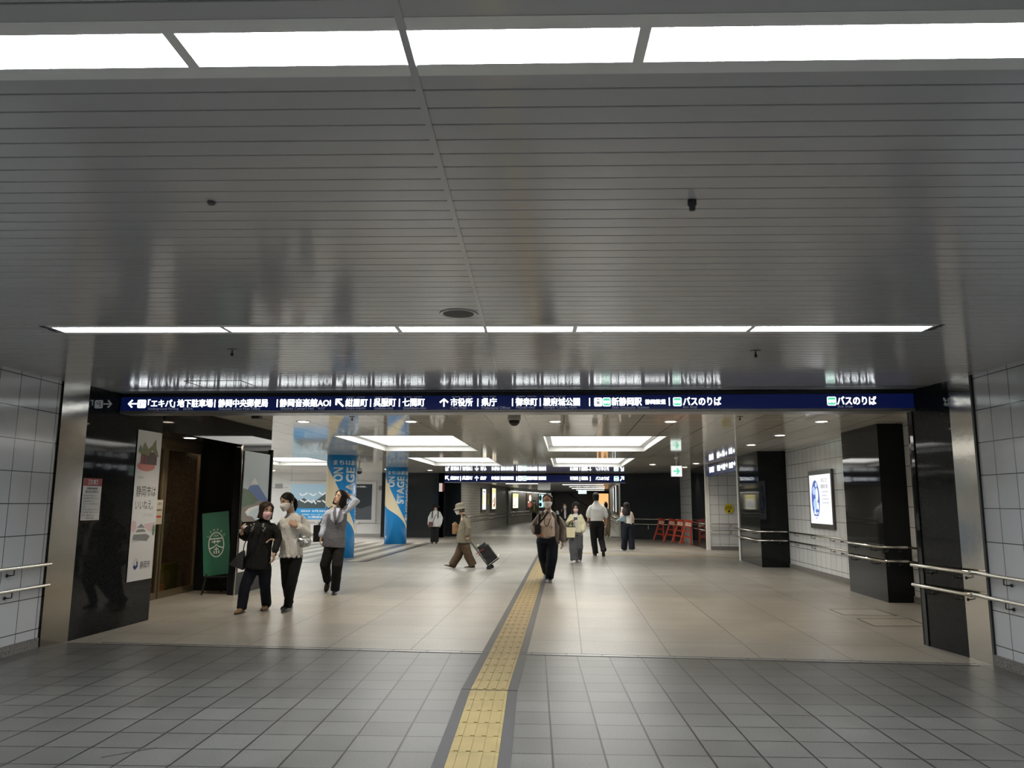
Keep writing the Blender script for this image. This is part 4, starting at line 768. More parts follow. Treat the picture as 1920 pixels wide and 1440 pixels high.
for i, (x, y) in enumerate(((4.26, 28.4), (4.10, 29.3), (3.92, 30.2), (3.6, 30.85))):
    o = bt if i == 0 else copy_tree(bt, label=bl[i-1]); o.location = (x, y, 0); o.rotation_euler = (R(0), R(9), R(6*i-10))

# dark scuff trailing over the near floor tiles
bm = bmesh.new(); random.seed(9)
for i in range(9):
    x, y = -2.51+i*.026, 4.70+i*.021; a = random.uniform(.01, .02); prism(bm, [N(x-.014, y-.014), N(x+.012, y+.006), N(x+.014, y+.014+a), N(x-.012, y-.004+a*.5)], 0, .0008)
mk('trim_13', bm, mat('dark scuff', (.02, .02, .02), .6), kind='structure')
# ------------------------------------------------------------------ people
CAMZ = R(4.009)
def solid(name, bm, m, parent, voxel=.01, it=3, fold=0, fscale=.12):
    """one continuous skin over overlapping closed volumes"""
    bmesh.ops.recalc_face_normals(bm, faces=bm.faces)
    me = bpy.data.meshes.new('tmp'); bm.to_mesh(me); bm.free(); o = bpy.data.objects.new('tmp', me); COL.objects.link(o)
    r = o.modifiers.new('r', 'REMESH'); r.mode = 'VOXEL'; r.voxel_size = voxel
    if it: q = o.modifiers.new('s', 'SMOOTH'); q.factor = .5; q.iterations = it
    if fold:
        tx = bpy.data.textures.get('folds') or bpy.data.textures.new('folds', 'CLOUDS'); tx.noise_scale = fscale; tx.noise_depth = 2
        d = o.modifiers.new('d', 'DISPLACE'); d.texture = tx; d.strength = fold; d.mid_level = .5; d.texture_coords = 'LOCAL'
    dg = bpy.context.evaluated_depsgraph_get(); n = bpy.data.meshes.new_from_object(o.evaluated_get(dg)); bpy.data.objects.remove(o); bpy.data.meshes.remove(me)
    n.name = name; n.materials.clear(); n.materials.append(m); n.polygons.foreach_set('use_smooth', [True]*len(n.polygons))
    o = bpy.data.objects.new(name, n); COL.objects.link(o); o.parent = parent; return o
HEAD = [(-.117, .022, .022, -.052), (-.108, .036, .038, -.045), (-.09, .050, .056, -.032), (-.06, .060, .075, -.018), (-.02, .068, .087, -.006), (.02, .0725, .093, 0), (.06, .071, .094, .003), (.09, .058, .079, .005), (.108, .038, .052, .006), (.119, .012, .016, .006)]
def HR(z):
    if z <= HEAD[0][0]: return HEAD[0][1:]
    for a, b in zip(HEAD, HEAD[1:]):
        if z <= b[0]:
            t = (z-a[0])/(b[0]-a[0]); return tuple(a[i]+(b[i]-a[i])*t for i in (1, 2, 3))
    return HEAD[-1][1:]
skin = mat('light skin', (.56, .37, .27), .5, var=.06, vscale=30); skin_t = mat('tanned skin', (.56, .30, .205), .5, var=.06, vscale=30)
hair_m = mat('black hair', (.008, .007, .007), .6, spec=.25, bump=.3, bscale=90); hair_b = mat('dark brown hair', (.024, .014, .011), .55, spec=.3, bump=.3, bscale=90)
eye_w = mat('eye white', (.55, .53, .5), .3); eye_d = mat('dark iris', (.01, .008, .007), .2); lip = mat('lips', (.33, .10, .09), .45)
mask_w = mat('white face mask', (.84, .84, .81), .6); mask_p = mat('pink face mask', (.72, .47, .49), .6)
class Fig:
    def __init__(f, label, px, py, s, wx, wy, k=1.0, skin=skin, fine=.007):
        f.px, f.py, f.s, f.k, f.skin, f.fine = px, py, s, k, skin, fine
        f.t = thing('person', label, 'person', (wx, wy, 0), CAMZ)
    def J(f, x, y, d=0): return Vector(((x-f.px)*f.s, d, (f.py-y)*f.s))
    def A(f, x, d=0, z=None): return Vector(((x-f.px)*f.s, d, z if z else .079*f.k+.011))
    def head(f, x, y, d=0, yaw=0, pitch=0, roll=0, k=None):
        f.hk = k or f.k
        f.M = Matrix.Translation(f.J(x, y, d)) @ Euler((R(-pitch), 0, 0)).to_matrix().to_4x4(); f.M = Matrix.Translation(f.J(x, y, d)) @ Matrix.Rotation(R(yaw), 4, 'Z') @ Matrix.Rotation(R(roll), 4, 'Y') @ Matrix.Rotation(R(-pitch), 4, 'X') @ Matrix.Scale(f.hk, 4)
    def hand(f, bm, w, d, n, curl=25, ts=1):
        k = f.k; w = Vector(w); d = Vector(d).normalized(); n = (Vector(n)-d*d.dot(Vector(n))).normalized(); s = d.cross(n)
        rtube(bm, [w-d*.01*k, w+d*.03*k, w+d*.08*k], [(.024*k, .019*k), (.036*k, .016*k), (.038*k, .013*k)], 12, ref=s)
        for i, L in enumerate((.066, .076, .072, .055)):
            p = w+d*.078*k+s*((i-1.5)*.0205*k*-ts); a = d.copy(); pts = [p]; q = p
            for j, u in enumerate((.45, .3, .25)):
                a = (Matrix.Rotation(R(curl*(.6+.3*j)+i*3), 3, n.cross(d)) @ a) if False else (a*math.cos(R(curl*(.6+.25*j)+i*2))+n*math.sin(R(curl*(.6+.25*j)+i*2))).normalized()
                q = q+a*L*u*k*1.05; pts.append(q)
            rtube(bm, pts, [.0092*k, .0088*k, .008*k, .0068*k], 8)
        b = w+d*.022*k+s*(.028*k*ts); a = (d*.62+s*ts*.68+n*.38).normalized()
        rtube(bm, [b, b+a*.035*k, b+a*.035*k+(a*.6+d*.5+n*.2).normalized()*.03*k], [.0125*k, .0105*k, .0082*k], 8)
    def body(f, neck, pelvis, by=0, arms=(), legs=(), face=True):
        k = f.k; bm = bmesh.new(); ref = Vector((math.cos(R(by)), math.sin(R(by)), 0)); v = []
        rings = [[bm.verts.new(f.M @ Vector((rx*math.cos(2*PI*j/20), cy+ry*math.sin(2*PI*j/20), z))) for j in range(20)] for z, rx, ry, cy in HEAD]
        for a, b in zip(rings, rings[1:]):
            for j in range(20): bm.faces.new((a[j], a[(j+1) % 20], b[(j+1) % 20], b[j]))
        bm.faces.new(rings[0][::-1]); bm.faces.new(rings[-1])
        a = rtube(bm, [(0, -.080, .012), (0, -.096, -.012), (0, -.108, -.030)], [.008, .011, .015], 10); xf(bm, a, f.M)      # nose
        a = rtube(bm, [(-.035, -.074, .026), (0, -.088, .024), (.035, -.074, .026)], [.010, .010, .010], 8); xf(bm, a, f.M)   # brow ridge
        a = rtube(bm, [(-.018, -.086, -.066), (.018, -.086, -.066)], .010, 8); xf(bm, a, f.M)
        for s in (-1, 1): a = ball(bm, (s*.073, .012, -.012), (.010, .020, .032), 8, 6); xf(bm, a, f.M)                       # ears
        hb = f.M @ Vector((0, .012, -.07)); nk = Vector(neck)
        tube(bm, [hb, hb.lerp(nk, .5), nk, nk+(Vector(pelvis)-nk)*.12], [.052*k, .050*k, .062*k, (.10*k, .07*k)], 14, ref=ref)
        P = Vector(pelvis); tube(bm, [nk+(P-nk)*.05, nk+(P-nk)*.16, nk+(P-nk)*.4, nk+(P-nk)*.68, P, P+(P-nk)*.14], [(.07*k, .055*k), (.135*k, .075*k), (.14*k, .10*k), (.115*k, .085*k), (.14*k, .10*k), (.11*k, .09*k)], 16, ref=ref)
        for sh, el, wr, hd, hn, cu, ts in arms:
            sh = Vector(sh); c = nk+(P-nk)*.16; e = Vector((c.x-sh.x, c.y-sh.y, 0)); sh = sh+(e.normalized()*.024*k if e.length > .01 else e)
            if Vector(el).z < sh.z+.02: sh = sh-Vector((0, 0, .03*k))
            rtube(bm, [sh, Vector(sh).lerp(Vector(el), .5), el, Vector(el).lerp(Vector(wr), .4), wr], [.042*k, .039*k, .035*k, .033*k, .024*k], 12); f.hand(bm, wr, hd, hn, cu, ts)
        for hp, kn, an in legs:
            rtube(bm, [hp, Vector(hp).lerp(Vector(kn), .5), kn, Vector(kn).lerp(Vector(an), .35), an], [.078*k, .066*k, .050*k, .050*k, .034*k], 12)
        f.b = solid('body', bm, f.skin, f.t, f.fine, 2)
        if face:
            for s in (-1, 1):
                bm = bmesh.new(); a = ball(bm, (s*.030, -.0845, .004), (.0145, .008, .0062), 10, 6); xf(bm, a, f.M); e = mk('eye', bm, eye_w, f.t, smooth=True)
                bm = bmesh.new(); a = ball(bm, (s*.030, -.0905, .004), (.0058, .004, .0058), 8, 6); xf(bm, a, f.M); mk('iris', bm, eye_d, e, smooth=True)
                bm = bmesh.new(); a = rtube(bm, [(s*.014, -.094, .0265), (s*.032, -.091, .0285), (s*.048, -.080, .022)], [.0035, .004, .0025], 6); xf(bm, a, f.M); mk('eyebrow', bm, hair_m, f.t)
    def mouth(f):
        bm = bmesh.new(); a = rtube(bm, [(-.022, -.0905, -.064), (0, -.099, -.063), (.022, -.0905, -.064)], [.003, .0055, .003], 8); xf(bm, a, f.M); mk('mouth', bm, lip, f.t, smooth=True)
    def mask(f, m, top=-.005, bot=-.118):
        bm = bmesh.new(); g = []; nz, na = 9, 17
        for L in (0, .004):
            G = []
            for i in range(nz):
                z = top+(bot-top)*i/(nz-1); rx, ry, cy = HR(max(z, -.112)); row = []
                for j in range(na):
                    ph = R(-82+164*j/(na-1)); bump = .026*math.cos(ph)**4*math.exp(-((z+.040)/.034)**2)
                    zz = z-.012*(abs(ph)/1.4)**2*0+(.5-i/(nz-1))*-.028*(abs(ph)/1.43)**2
                    row.append(bm.verts.new(f.M @ Vector(((rx+.007+L)*math.sin(ph), cy-(ry+.010+L+bump)*math.cos(ph), zz))))
                G.append(row)
            g.append(G)
        for G in g:
            for i in range(nz-1):
                for j in range(na-1): bm.faces.new((G[i][j], G[i][j+1], G[i+1][j+1], G[i+1][j]))
        for i in range(nz-1):
            for j in (0, na-1): bm.faces.new((g[0][i][j], g[0][i+1][j], g[1][i+1][j], g[1][i][j]))
        for j in range(na-1):
            for i in (0, nz-1): bm.faces.new((g[0][i][j], g[0][i][j+1], g[1][i][j+1], g[1][i][j]))
        o = mk('face_mask', bm, m, f.t, smooth=True)
        for s in (-1, 1):
            bm = bmesh.new(); a = tube(bm, [(s*.066, -.03, -.03), (s*.076, .0, -.005), (s*.078, .026, -.02), (s*.066, -.03, -.075)], .002, 6); xf(bm, a, f.M); mk('ear_loop', bm, m, o)
    def hair(f, m, bottom=-.12, face=62, fringe=.062, th=.014, flare=.0, crown=.012, part=0, back=.0):
        """a shell of hair around the head, open at the face"""
        bm = bmesh.new(); zs = [bottom+(.085-bottom)*i/9 for i in range(10)]+[.10, .114, .125, .132, .1348]; n = 26; O, I = [], []
        for z in zs:
            rx, ry, cy = HR(max(min(z, .118), -.02)); low = max(0, -.02-z)
            if low: rx += flare*min(1, low/.12); ry += flare*.4*min(1, low/.12)+back*low; cy += low*.12
            a = face if z < fringe-.03 else face*max(0, (fringe+.035-z)/.065)
            a = R(max(a, 0)); ro, ri = [], []; ex = th+(crown if z > .06 else crown*.5)
            if z >= .084:
                q = math.sqrt(max(0, 1-((z-.03)/.105)**2)); rx, ry, ex = (.0725+ex)*q, (.094+ex)*q, 0
            for j in range(n):
                ph = a+(2*PI-2*a)*j/(n-1); ro.append(bm.verts.new(f.M @ Vector(((rx+ex)*math.sin(ph), cy+.004-(ry+ex)*math.cos(ph), z)))); ri.append(bm.verts.new(f.M @ Vector(((rx-(.004 if z < .084 else .02*min(1, rx/.04)))*math.sin(ph), cy+.004-(ry-(.004 if z < .084 else .02*min(1, ry/.04)))*math.cos(ph), z-.004))))
            O.append(ro); I.append(ri)
        for G in (O, I):
            for i in range(len(zs)-1):
                for j in range(n-1): bm.faces.new((G[i][j], G[i][j+1], G[i+1][j+1], G[i+1][j]))
        for i in range(len(zs)-1):
            for j in (0, n-1): bm.faces.new((O[i][j], O[i+1][j], I[i+1][j], I[i][j]))
        for j in range(n-1): bm.faces.new((O[0][j], O[0][j+1], I[0][j+1], I[0][j]))
        bm.faces.new(O[-1])
        return mk('hair', bm, m, f.t, smooth=True)
    def lock(f, m, pts, r, name='hair'): bm = bmesh.new(); a = rtube(bm, pts, r, 10); xf(bm, a, f.M); return mk(name, bm, m, f.t, smooth=True)
    def garment(f, name, m, rings, sleeves=(), by=0, voxel=.011, fold=.012, extra=None, it=3, label=None, collar_up=.018):
        """rings: (centre, half width, half depth) from hem to collar; sleeves: (points, radii)"""
        bm = bmesh.new(); ref = Vector((math.cos(R(by)), math.sin(R(by)), 0)); k = f.k
        tube(bm, [r[0] for r in rings], [(r[1]*k, r[2]*k) for r in rings], 24, ref=ref)
        for pts, rad in sleeves:
            pts = [Vector(p) for p in pts]; c = Vector(rings[-2][0]); d = Vector((c.x-pts[0].x, c.y-pts[0].y, 0)); d = d.normalized()*.022*k if d.length > .01 else d
            if pts[1].z < pts[0].z+.02: pts[0] = pts[0]+d-Vector((0, 0, .026*k))
            rtube(bm, pts, [x*k*(.86 if i == 0 else .95) for i, x in enumerate(rad)], 14)
        if collar_up: tube(bm, [Vector(rings[-1][0])-Vector((0, 0, .03)), Vector(rings[-1][0])+Vector((0, .004, collar_up))], [(rings[-1][1]*k, rings[-1][2]*k), (.060*k, .062*k)], 16, ref=ref)
        if extra: extra(bm)
        o = solid(name, bm, m, f.t, voxel, it, fold); 
        if label: o['label'] = label
        return o
    def trousers(f, m, rings, legs, by=0, voxel=.011, fold=.014, name='trousers'):
        k = f.k; bm = bmesh.new(); ref = Vector((math.cos(R(by)), math.sin(R(by)), 0))
        tube(bm, [r[0] for r in rings], [(r[1]*k, r[2]*k) for r in rings], 20, ref=ref)
        for (hp, kn, an), (a, b, c) in legs:
            hp, kn, an = Vector(hp), Vector(kn), Vector(an); e = an+(an-kn).normalized()*.035
            tube(bm, [hp+Vector((0, 0, .10)), hp, hp.lerp(kn, .5), kn, kn.lerp(an, .5), an, e], [a*k*.8, a*k, (a+b)/2*k, b*k, (b+c)/2*k, c*k, c*k*1.02], 16)
        return solid(name, bm, m, f.t, voxel, 3, fold)
    def shoe(f, m, ankle, d, L=.25, sole=None, w=.043, low=False):
        k = f.k; a = Vector(ankle); d = Vector(d).normalized(); up = Vector((0, 0, 1)); s = d.cross(up); s = s.normalized() if s.length > .1 else Vector((1, 0, 0)); up = s.cross(d).normalized()
        g = a-up*.055*k-d*.05*k; bm = bmesh.new()
        tube(bm, [g-d*.012*k+up*.0, g+d*.01*k+up*.008, g+d*.07*k+up*(.010 if not low else 0), g+d*.14*k+up*-.004, g+d*(L-.04)*k-up*.010, g+d*L*k-up*.014], [(.020*k, .020*k), (.034*k, (.036 if not low else .028)*k), (.036*k, (.040 if not low else .026)*k), (w*k, .028*k), (.038*k, .018*k), (.016*k, .010*k)], 14, ref=s)
        o = solid('shoe', bm, m, f.t, .008, 2)
        bm = bmesh.new(); c = -up*.024*k
        tube(bm, [g-d*.022*k+c, g+d*.01*k+c, g+d*.08*k+c, g+d*.15*k+c, g+d*(L-.03)*k+c, g+d*(L+.008)*k+c], [(.022*k, .009), (.036*k, .009), (.037*k, .009), ((w+.002)*k, .009), (.038*k, .009), (.014*k, .008)], 14, ref=s); mk('sole', bm, sole or dark_m, o)
        return o
    def strap(f, name, pts, m, r=(.016, .004), ref=(1, 0, 0)): bm = bmesh.new(); tube(bm, pts, r if not isinstance(r, tuple) else [r]*len(pts), 8, ref=ref); return mk(name, bm, m, f.t)
    def carry(f, name, label, cat, at):
        """something carried: its own thing, turned like the person"""
        w = f.t.matrix_basis if False else (Matrix.Translation(f.t.location) @ Matrix.Rotation(CAMZ, 4, 'Z')); t = thing(name, label, cat, w @ Vector(at), CAMZ); return t
def cloth(name, c, rough=.8, **k): return mat(name, c, rough, spec=.2, bump=k.pop('bump', .5), bscale=k.pop('bscale', 24), var=k.pop('var', .08), vscale=6, **k)
blackc = cloth('black cloth', (.010, .010, .011)); navyc = cloth('dark navy denim', (.010, .013, .022)); blk_shoe = mat('black leather', (.008, .008, .009), .3); white_shoe = mat('white sneaker', (.62, .62, .60), .5)
DN = (0, -.05, -1)
# --- 1 older woman in a dark blouse
f = Fig('woman in a black embroidered blouse and pink mask, raising one hand', 447, 1150, .007147, -4.386, 10.362, .96, fine=.0065); J, A = f.J, f.A
f.head(489.5, 960.5, -.02, 42, -4, 6, .98)
L = [(J(467, 1068, .04), J(456, 1100, .02), A(450, .06)), (J(489, 1066, .06), J(488, 1100, .14), A(481, .40))]
ar = [(J(462, 986), J(448, 1012, .02), J(450, 1001, -.12), (.08, -.25, 1), (.9, .1, 0), 40, 1), (J(507, 987), J(514, 1013, .02), J(511, 1039, -.06), (.0, -.15, -1), (-1, 0, 0), 35, -1)]
f.body(J(485, 980, .01), J(477, 1052, .04), 0, ar, L)
f.hair(hair_b, -.105, 52, .066, .018, .010); f.mask(mask_p)
bl = cloth('black blouse', (.016, .016, .016))
f.garment('blouse', bl, [(J(476, 1069, .04), .18, .135), (J(477, 1050, .04), .178, .14), (J(479, 1024, .02), .172, .13), (J(482, 1002, .01), .172, .13), (J(484, 989, .0), .165, .11), (J(485, 982, .0), .125, .085), (J(486, 976, .0), .066, .066)],
    [([ar[0][0], ar[0][0].lerp(ar[0][1], .5), ar[0][1], ar[0][1].lerp(ar[0][2], .55)], [.068, .066, .064, .062]), ([ar[1][0], ar[1][0].lerp(ar[1][1], .5), ar[1][1], ar[1][1].lerp(ar[1][2], .8)], [.068, .062, .060, .052])])
em = mat('grey embroidery', (.34, .34, .33), .7)
for s, xx in ((-1, 470), (1, 492)):
    bm = bmesh.new(); random.seed(3+s)
    for i in range(12):
        p = J(xx+random.uniform(-3, 3), 984+i*1.25, 0); p.y = -.120-.014*math.sin(i/12*PI); ball(bm, p, (.011, .007, .007), 6, 4)
    mk('embroidery', bm, em, f.t)
f.trousers(navyc, [(J(478, 1066, .05), .15, .12), (J(478, 1048, .04), .155, .125)], [(L[0], (.098, .078, .070)), (L[1], (.098, .078, .070))])
tan = mat('tan suede', (.20, .12, .055), .7)
f.shoe(tan, L[0][2], (-.1, -1, 0), .25); f.shoe(tan, L[1][2], (.02, -1, 0), .25)
f.strap('wrist_band', [J(509, 1041, -.07), J(513, 1041, -.04)], dark_m, (.02, .028))
t = f.carry('handbag', 'dark triangular handbag hanging at the hip of the woman in black', 'bag', J(443, 1056, -.02)); pm = mat('dark printed leather', (.035, .035, .036), .4, var=.5, vscale=50)
bm = bmesh.new(); w0 = [(-.115, -.03), (.07, -.10), (.075, .05), (.06, .155), (.02, .13)]
a = [bm.verts.new((x, -.05, z)) for x, z in w0]; b = [bm.verts.new((x, .05, z)) for x, z in w0]; bm.faces.new(a); bm.faces.new(b[::-1])
for i in range(5): bm.faces.new((a[i], b[i], b[(i+1) % 5], a[(i+1) % 5]))
bevel(bm, .014, 2); mk('pouch', bm, pm, t, smooth=False)
bm = bmesh.new(); tube(bm, [(.05, 0, .14), (.10, -.10, .25), (.22, -.19, .42), (.30, -.14, .53)], .007, 8); mk('strap', bm, dark_m, t)
t = f.carry('phone', 'small dark phone in the raised hand of the woman in black', 'phone', J(448.5, 990, -.17)); bm = bmesh.new(); box(bm, -.012, .012, -.035, .035, -.03, .09); bevel(bm, .004); mk('phone_case', bm, dark_m, t)
# --- 2 woman in white lace
f = Fig('woman in a white lace blouse and mask, hair tied back, silver bag', 533, 1147, .007266, -3.835, 10.574, 1.0, fine=.0065); J, A = f.J, f.A
f.head(530, 943.5, -.03, -34, -10, -7, 1.0)
L = [(J(530, 1052, .06), J(530, 1097, .12), A(527, .38)), (J(548, 1052, .05), J(544, 1097, .0), A(536, .08))]
ar = [(J(519, 975, .02), J(514, 1004, .05), J(512, 1013, -.13), (-.55, -.8, .0), (0, -.2, -1), 30, 1), (J(561, 973, .02), J(570, 1003, .05), J(554, 988, -.14), (-.8, -.15, .55), (-.3, .9, -.2), 50, -1)]
f.body(J(537, 967, .02), J(540, 1038, .05), -8, ar, L)
f.hair(hair_m, -.03, 70, .05, .008, 0, .006); f.lock(hair_m, [(0, .095, .04), (.01, .125, -.01), (.015, .12, -.08), (.01, .10, -.14)], [.03, .034, .028, .012], 'ponytail'); f.mask(mask_w)
lace = cloth('white lace', (.80, .80, .77), bump=.6, bscale=60, var=.14)
f.garment('blouse', lace, [(J(539, 1043, .05), .165, .125), (J(539, 1028, .04), .158, .122), (J(539, 1008, .03), .150, .118), (J(539, 990, .02), .155, .12), (J(540, 978, .02), .15, .095), (J(538, 971, .02), .10, .075), (J(537, 966, .02), .068, .066)],
    [([ar[0][0], ar[0][0].lerp(ar[0][1], .5), ar[0][1], ar[0][1].lerp(ar[0][2], .5)], [.062, .058, .058, .055]), ([ar[1][0], ar[1][0].lerp(ar[1][1], .5), ar[1][1], ar[1][1].lerp(ar[1][2], .75)], [.066, .066, .070, .066])], by=-8, fold=.018)
bm = bmesh.new()
for i in range(7):
    a = R(-80+160*i/6); c = J(539, 1045, .05)+Vector((.145*math.sin(a), -.115*math.cos(a), 0)); ball(bm, c, (.034, .014, .026), 10, 6)
solid('scalloped_hem', bm, lace, f.t, .008, 1)
f.trousers(blackc, [(J(540, 1050, .06), .145, .115), (J(540, 1032, .05), .15, .115)], [(L[0], (.092, .068, .056)), (L[1], (.092, .070, .058))])
for l, d in ((L[0], (-.3, -1, 0)), (L[1], (-.05, -1, 0))): f.shoe(blk_shoe, l[2], d, .24, low=True)
t = f.carry('handbag', 'crumpled silver shoulder bag of the woman in white lace', 'bag', J(567, 1019, -.06)); sil = mat('crinkled silver leather', (.55, .56, .58), .22, .85, bump=.9, bscale=22)
bm = bmesh.new(); ball(bm, (0, 0, 0), (.095, .05, .072), 16, 10); ball(bm, (-.05, 0, .02), (.05, .045, .06), 12, 8); ball(bm, (.05, 0, .025), (.045, .04, .05), 12, 8); solid('pouch', bm, sil, t, .008, 1, .03, .05)
bm = bmesh.new(); tube(bm, [(-.07, 0, .06), (-.04, .0, .20), (-.05, -.0, .34), (-.075, .03, .40)], .008, 8); mk('strap', bm, sil, t)
bm = bmesh.new(); tube(bm, [(-.06, -.02, .06), (-.02, -.03, .095), (.05, -.03, .095), (.09, -.02, .05)], .009, 8); mk('handle', bm, sil, t)
# --- 3 woman in a long grey vest
f = Fig('woman in a long grey waistcoat and pale blue sleeves, one arm behind her head', 629, 1113, .008725, -3.769, 12.711, 1.03, fine=.007); J, A = f.J, f.A
f.head(632, 935, -.02, -38, 16, 10, 1.0)
L = [(J(614.5, 1030, .02), J(608, 1060, -.02), J(606, 1089, .24)), (J(632, 1030, .02), J(633, 1062, -.12), A(629.5, -.05, .09))]
ar = [(J(607, 960, .02), J(602, 986, .05), J(598, 1008, -.02), (-.1, -.05, -1), (1, .2, 0), 25, -1), (J(643, 959, .02), J(661, 941, .03), J(650, 934, .10), (-1, .15, .05), (0, -1, -.1), 25, 1)]
f.body(J(629, 955, .02), J(624, 1012, .03), -10, ar, L); f.mouth()
f.hair(hair_m, -.13, 55, .07, .014, .012); f.lock(hair_m, [(.07, .05, .0), (.085, .06, -.08), (.06, .05, -.16)], [.03, .035, .02])
pb = cloth('pale blue blouse', (.50, .56, .70), var=.05); gv = cloth('grey waistcoat wool', (.125, .132, .155))
f.garment('blouse', pb, [(J(625, 1000, .02), .12, .08), (J(627, 975, .0), .14, .105), (J(628, 962, .0), .13, .085), (J(629, 955, .0), .065, .06)],
    [([ar[0][0], ar[0][0].lerp(ar[0][1], .5), ar[0][1], ar[0][1].lerp(ar[0][2], .88)], [.062, .064, .066, .052]), ([ar[1][0], ar[1][0].lerp(ar[1][1], .5), ar[1][1], ar[1][1].lerp(ar[1][2], .8)], [.062, .064, .066, .05])], by=-10, fold=.02)
f.garment('waistcoat', gv, [(J(621, 1028, .03), .195, .13), (J(622, 1012, .03), .185, .13), (J(624, 995, .03), .165, .12), (J(626, 975, .02), .168, .115), (J(628, 963, .02), .155, .09), (J(629, 957, .03), .09, .07), (J(629, 954, .03), .06, .055)], by=-10, fold=.012)
bm = bmesh.new(); o0 = Vector((0, -.118, 0)); quadpts = [J(626.5, 956, -.10), J(632, 956, -.10), J(630, 972, -.125), J(628, 984, -.125)]
prism(bm, [(-.03, 0), (.03, 0), (.012, .004)], 0, .01); bm.clear(); tube(bm, [J(629.5, 955, -.075), J(629.5, 968, -.108), J(628.5, 982, -.110)], [(.034, .014), (.026, .014), (.006, .01)], 10, ref=(1, 0, 0)); mk('shirt_front', bm, pb, f.t, smooth=True)
for s in (-1, 1): bm = bmesh.new(); tube(bm, [J(629+s*5.5, 953, -.03), J(629+s*5, 962, -.105), J(628.5+s*2.5, 976, -.122), J(627.5+s*.3, 986, -.118)], [(.016, .008), (.026, .008), (.022, .008), (.006, .006)], 10, ref=(1, 0, 0)); mk('lapel', bm, gv, f.t, smooth=True)
f.trousers(blackc, [(J(623.5, 1026, .03), .15, .115), (J(624, 1008, .03), .145, .11)], [(L[0], (.092, .085, .068)), (L[1], (.092, .085, .072))])
f.shoe(blk_shoe, L[0][2], (-.05, -.55, -.8), .24, low=True); f.shoe(blk_shoe, L[1][2], (.1, -1, 0), .24, low=True)
t = f.carry('tote_bag', 'black box tote on the arm of the woman in the grey waistcoat', 'bag', J(589, 1018, .10)); bm = bmesh.new(); box(bm, -.05, .055, -.13, .13, 0, .27); bevel(bm, .012, 2); mk('pouch', bm, blackc, t)
bm = bmesh.new(); tube(bm, [(.02, -.08, .26), (.10, -.09, .42), (.20, -.10, .56), (.21, .02, .58)], .008, 8); mk('strap', bm, blackc, t)
# --- 4 person waiting by the black wall
f = Fig('person in a pale coat and black hat standing by the black back wall', 814, 1019, .0195, -4.818, 28.405, .95, fine=.011); J, A = f.J, f.A
f.head(815.6, 951.5, 0, -5, -8, 0, .98); L = [(J(811, 988), J(811, 1003), A(810.5, .0)), (J(818.5, 988), J(818.5, 1003), A(818.5, .0))]
ar = [(J(807.5, 961), J(804, 972, .02), J(803.5, 983, -.05), DN, (1, 0, 0), 30, -1), (J(823.5, 961), J(827, 972, .02), J(825.5, 983, -.05), DN, (-1, 0, 0), 30, 1)]
f.body(J(815.5, 959.5), J(815, 984), 0, ar, L); f.hair(hair_m, -.10, 55, .06, .014, .01)
pc = cloth('pale coat', (.50, .51, .50))
f.garment('coat', pc, [(J(815, 988), .20, .14), (J(815, 975), .185, .13), (J(815.5, 966), .18, .125), (J(815.5, 960.5), .13, .085), (J(815.5, 958), .07, .065)], [([ar[0][0], ar[0][1], ar[0][2]], [.068, .066, .055]), ([ar[1][0], ar[1][1], ar[1][2]], [.068, .066, .055])], voxel=.014)
f.trousers(blackc, [(J(815, 990), .15, .12), (J(815, 982), .15, .12)], [(L[0], (.095, .085, .08)), (L[1], (.095, .085, .08))], voxel=.014)
for l in L: f.shoe(blk_shoe, l[2], (0, -1, 0))
def hat(f, m, brim, tilt=0):
    bm = bmesh.new(); lathe(bm, (0, .0, .045), [(.080, -.006), (brim*.75, -.016), (brim, -.042), (brim*.99, -.034), (brim*.75, -.004), (.112, .006), (.108, .045), (.092, .085), (.05, .104), (.008, .107)], 28); xf(bm, bm.verts, f.M @ Matrix.Rotation(R(tilt), 4, 'X')); return mk('hat', bm, m, f.t, smooth=True)
hat(f, blackc, .155)
for s in (-1, 1): f.strap('bag_strap', [J(815.5+s*5, 958.5, .02), J(815.5+s*5.5, 963, -.125), J(815.5+s*5.5, 972, -.14)], dark_m, (.02, .008))
f.strap('bag_strap', [J(820, 959, -.03), J(816, 968, -.14), J(811, 980, -.145)], dark_m, (.01, .006))
t = f.carry('shoulder_bag', 'small reddish bag at the hip of the person in the pale coat', 'bag', J(808, 982, -.17)); bm = bmesh.new(); box(bm, -.08, .08, -.03, .03, -.09, .06); bevel(bm, .015, 2); mk('pouch', bm, mat('maroon leather', (.09, .03, .03), .5), t)
# --- 5 woman with hat pulling a trolley
f = Fig('woman in a khaki hat and jacket walking left, pulling a cart behind her', 866, 1066, .01213, -2.368, 17.783, .95, fine=.008); J, A = f.J, f.A
f.head(861.5, 956.5, 0, -84, -4, 0, 1.0)
L = [(J(866, 1022, .07), J(858, 1043, .07), A(848.5, .07, .095)), (J(871, 1022, -.07), J(878.5, 1043, -.07), A(886, -.07, .10))]
ar = [(J(873, 974, -.17), J(879, 992, -.22), J(877.5, 1004, -.21), (-.1, .0, -1), (-.6, .8, 0), 55, 1), (J(872, 974, .17), J(867, 991, .19), J(856, 988, .10), (-1, -.3, .05), (.1, .2, 1), 45, 1)]
f.body(J(868, 967), J(870, 1012), -90, ar, L); f.hair(mat('grey brown hair', (.05, .04, .032), .6), -.06, 65, .05, .006, 0, .006); f.mask(mask_w)
kh = cloth('khaki jacket', (.165, .145, .105)); hatm = cloth('khaki hat felt', (.15, .135, .10)); br = cloth('brown trousers', (.085, .058, .035))
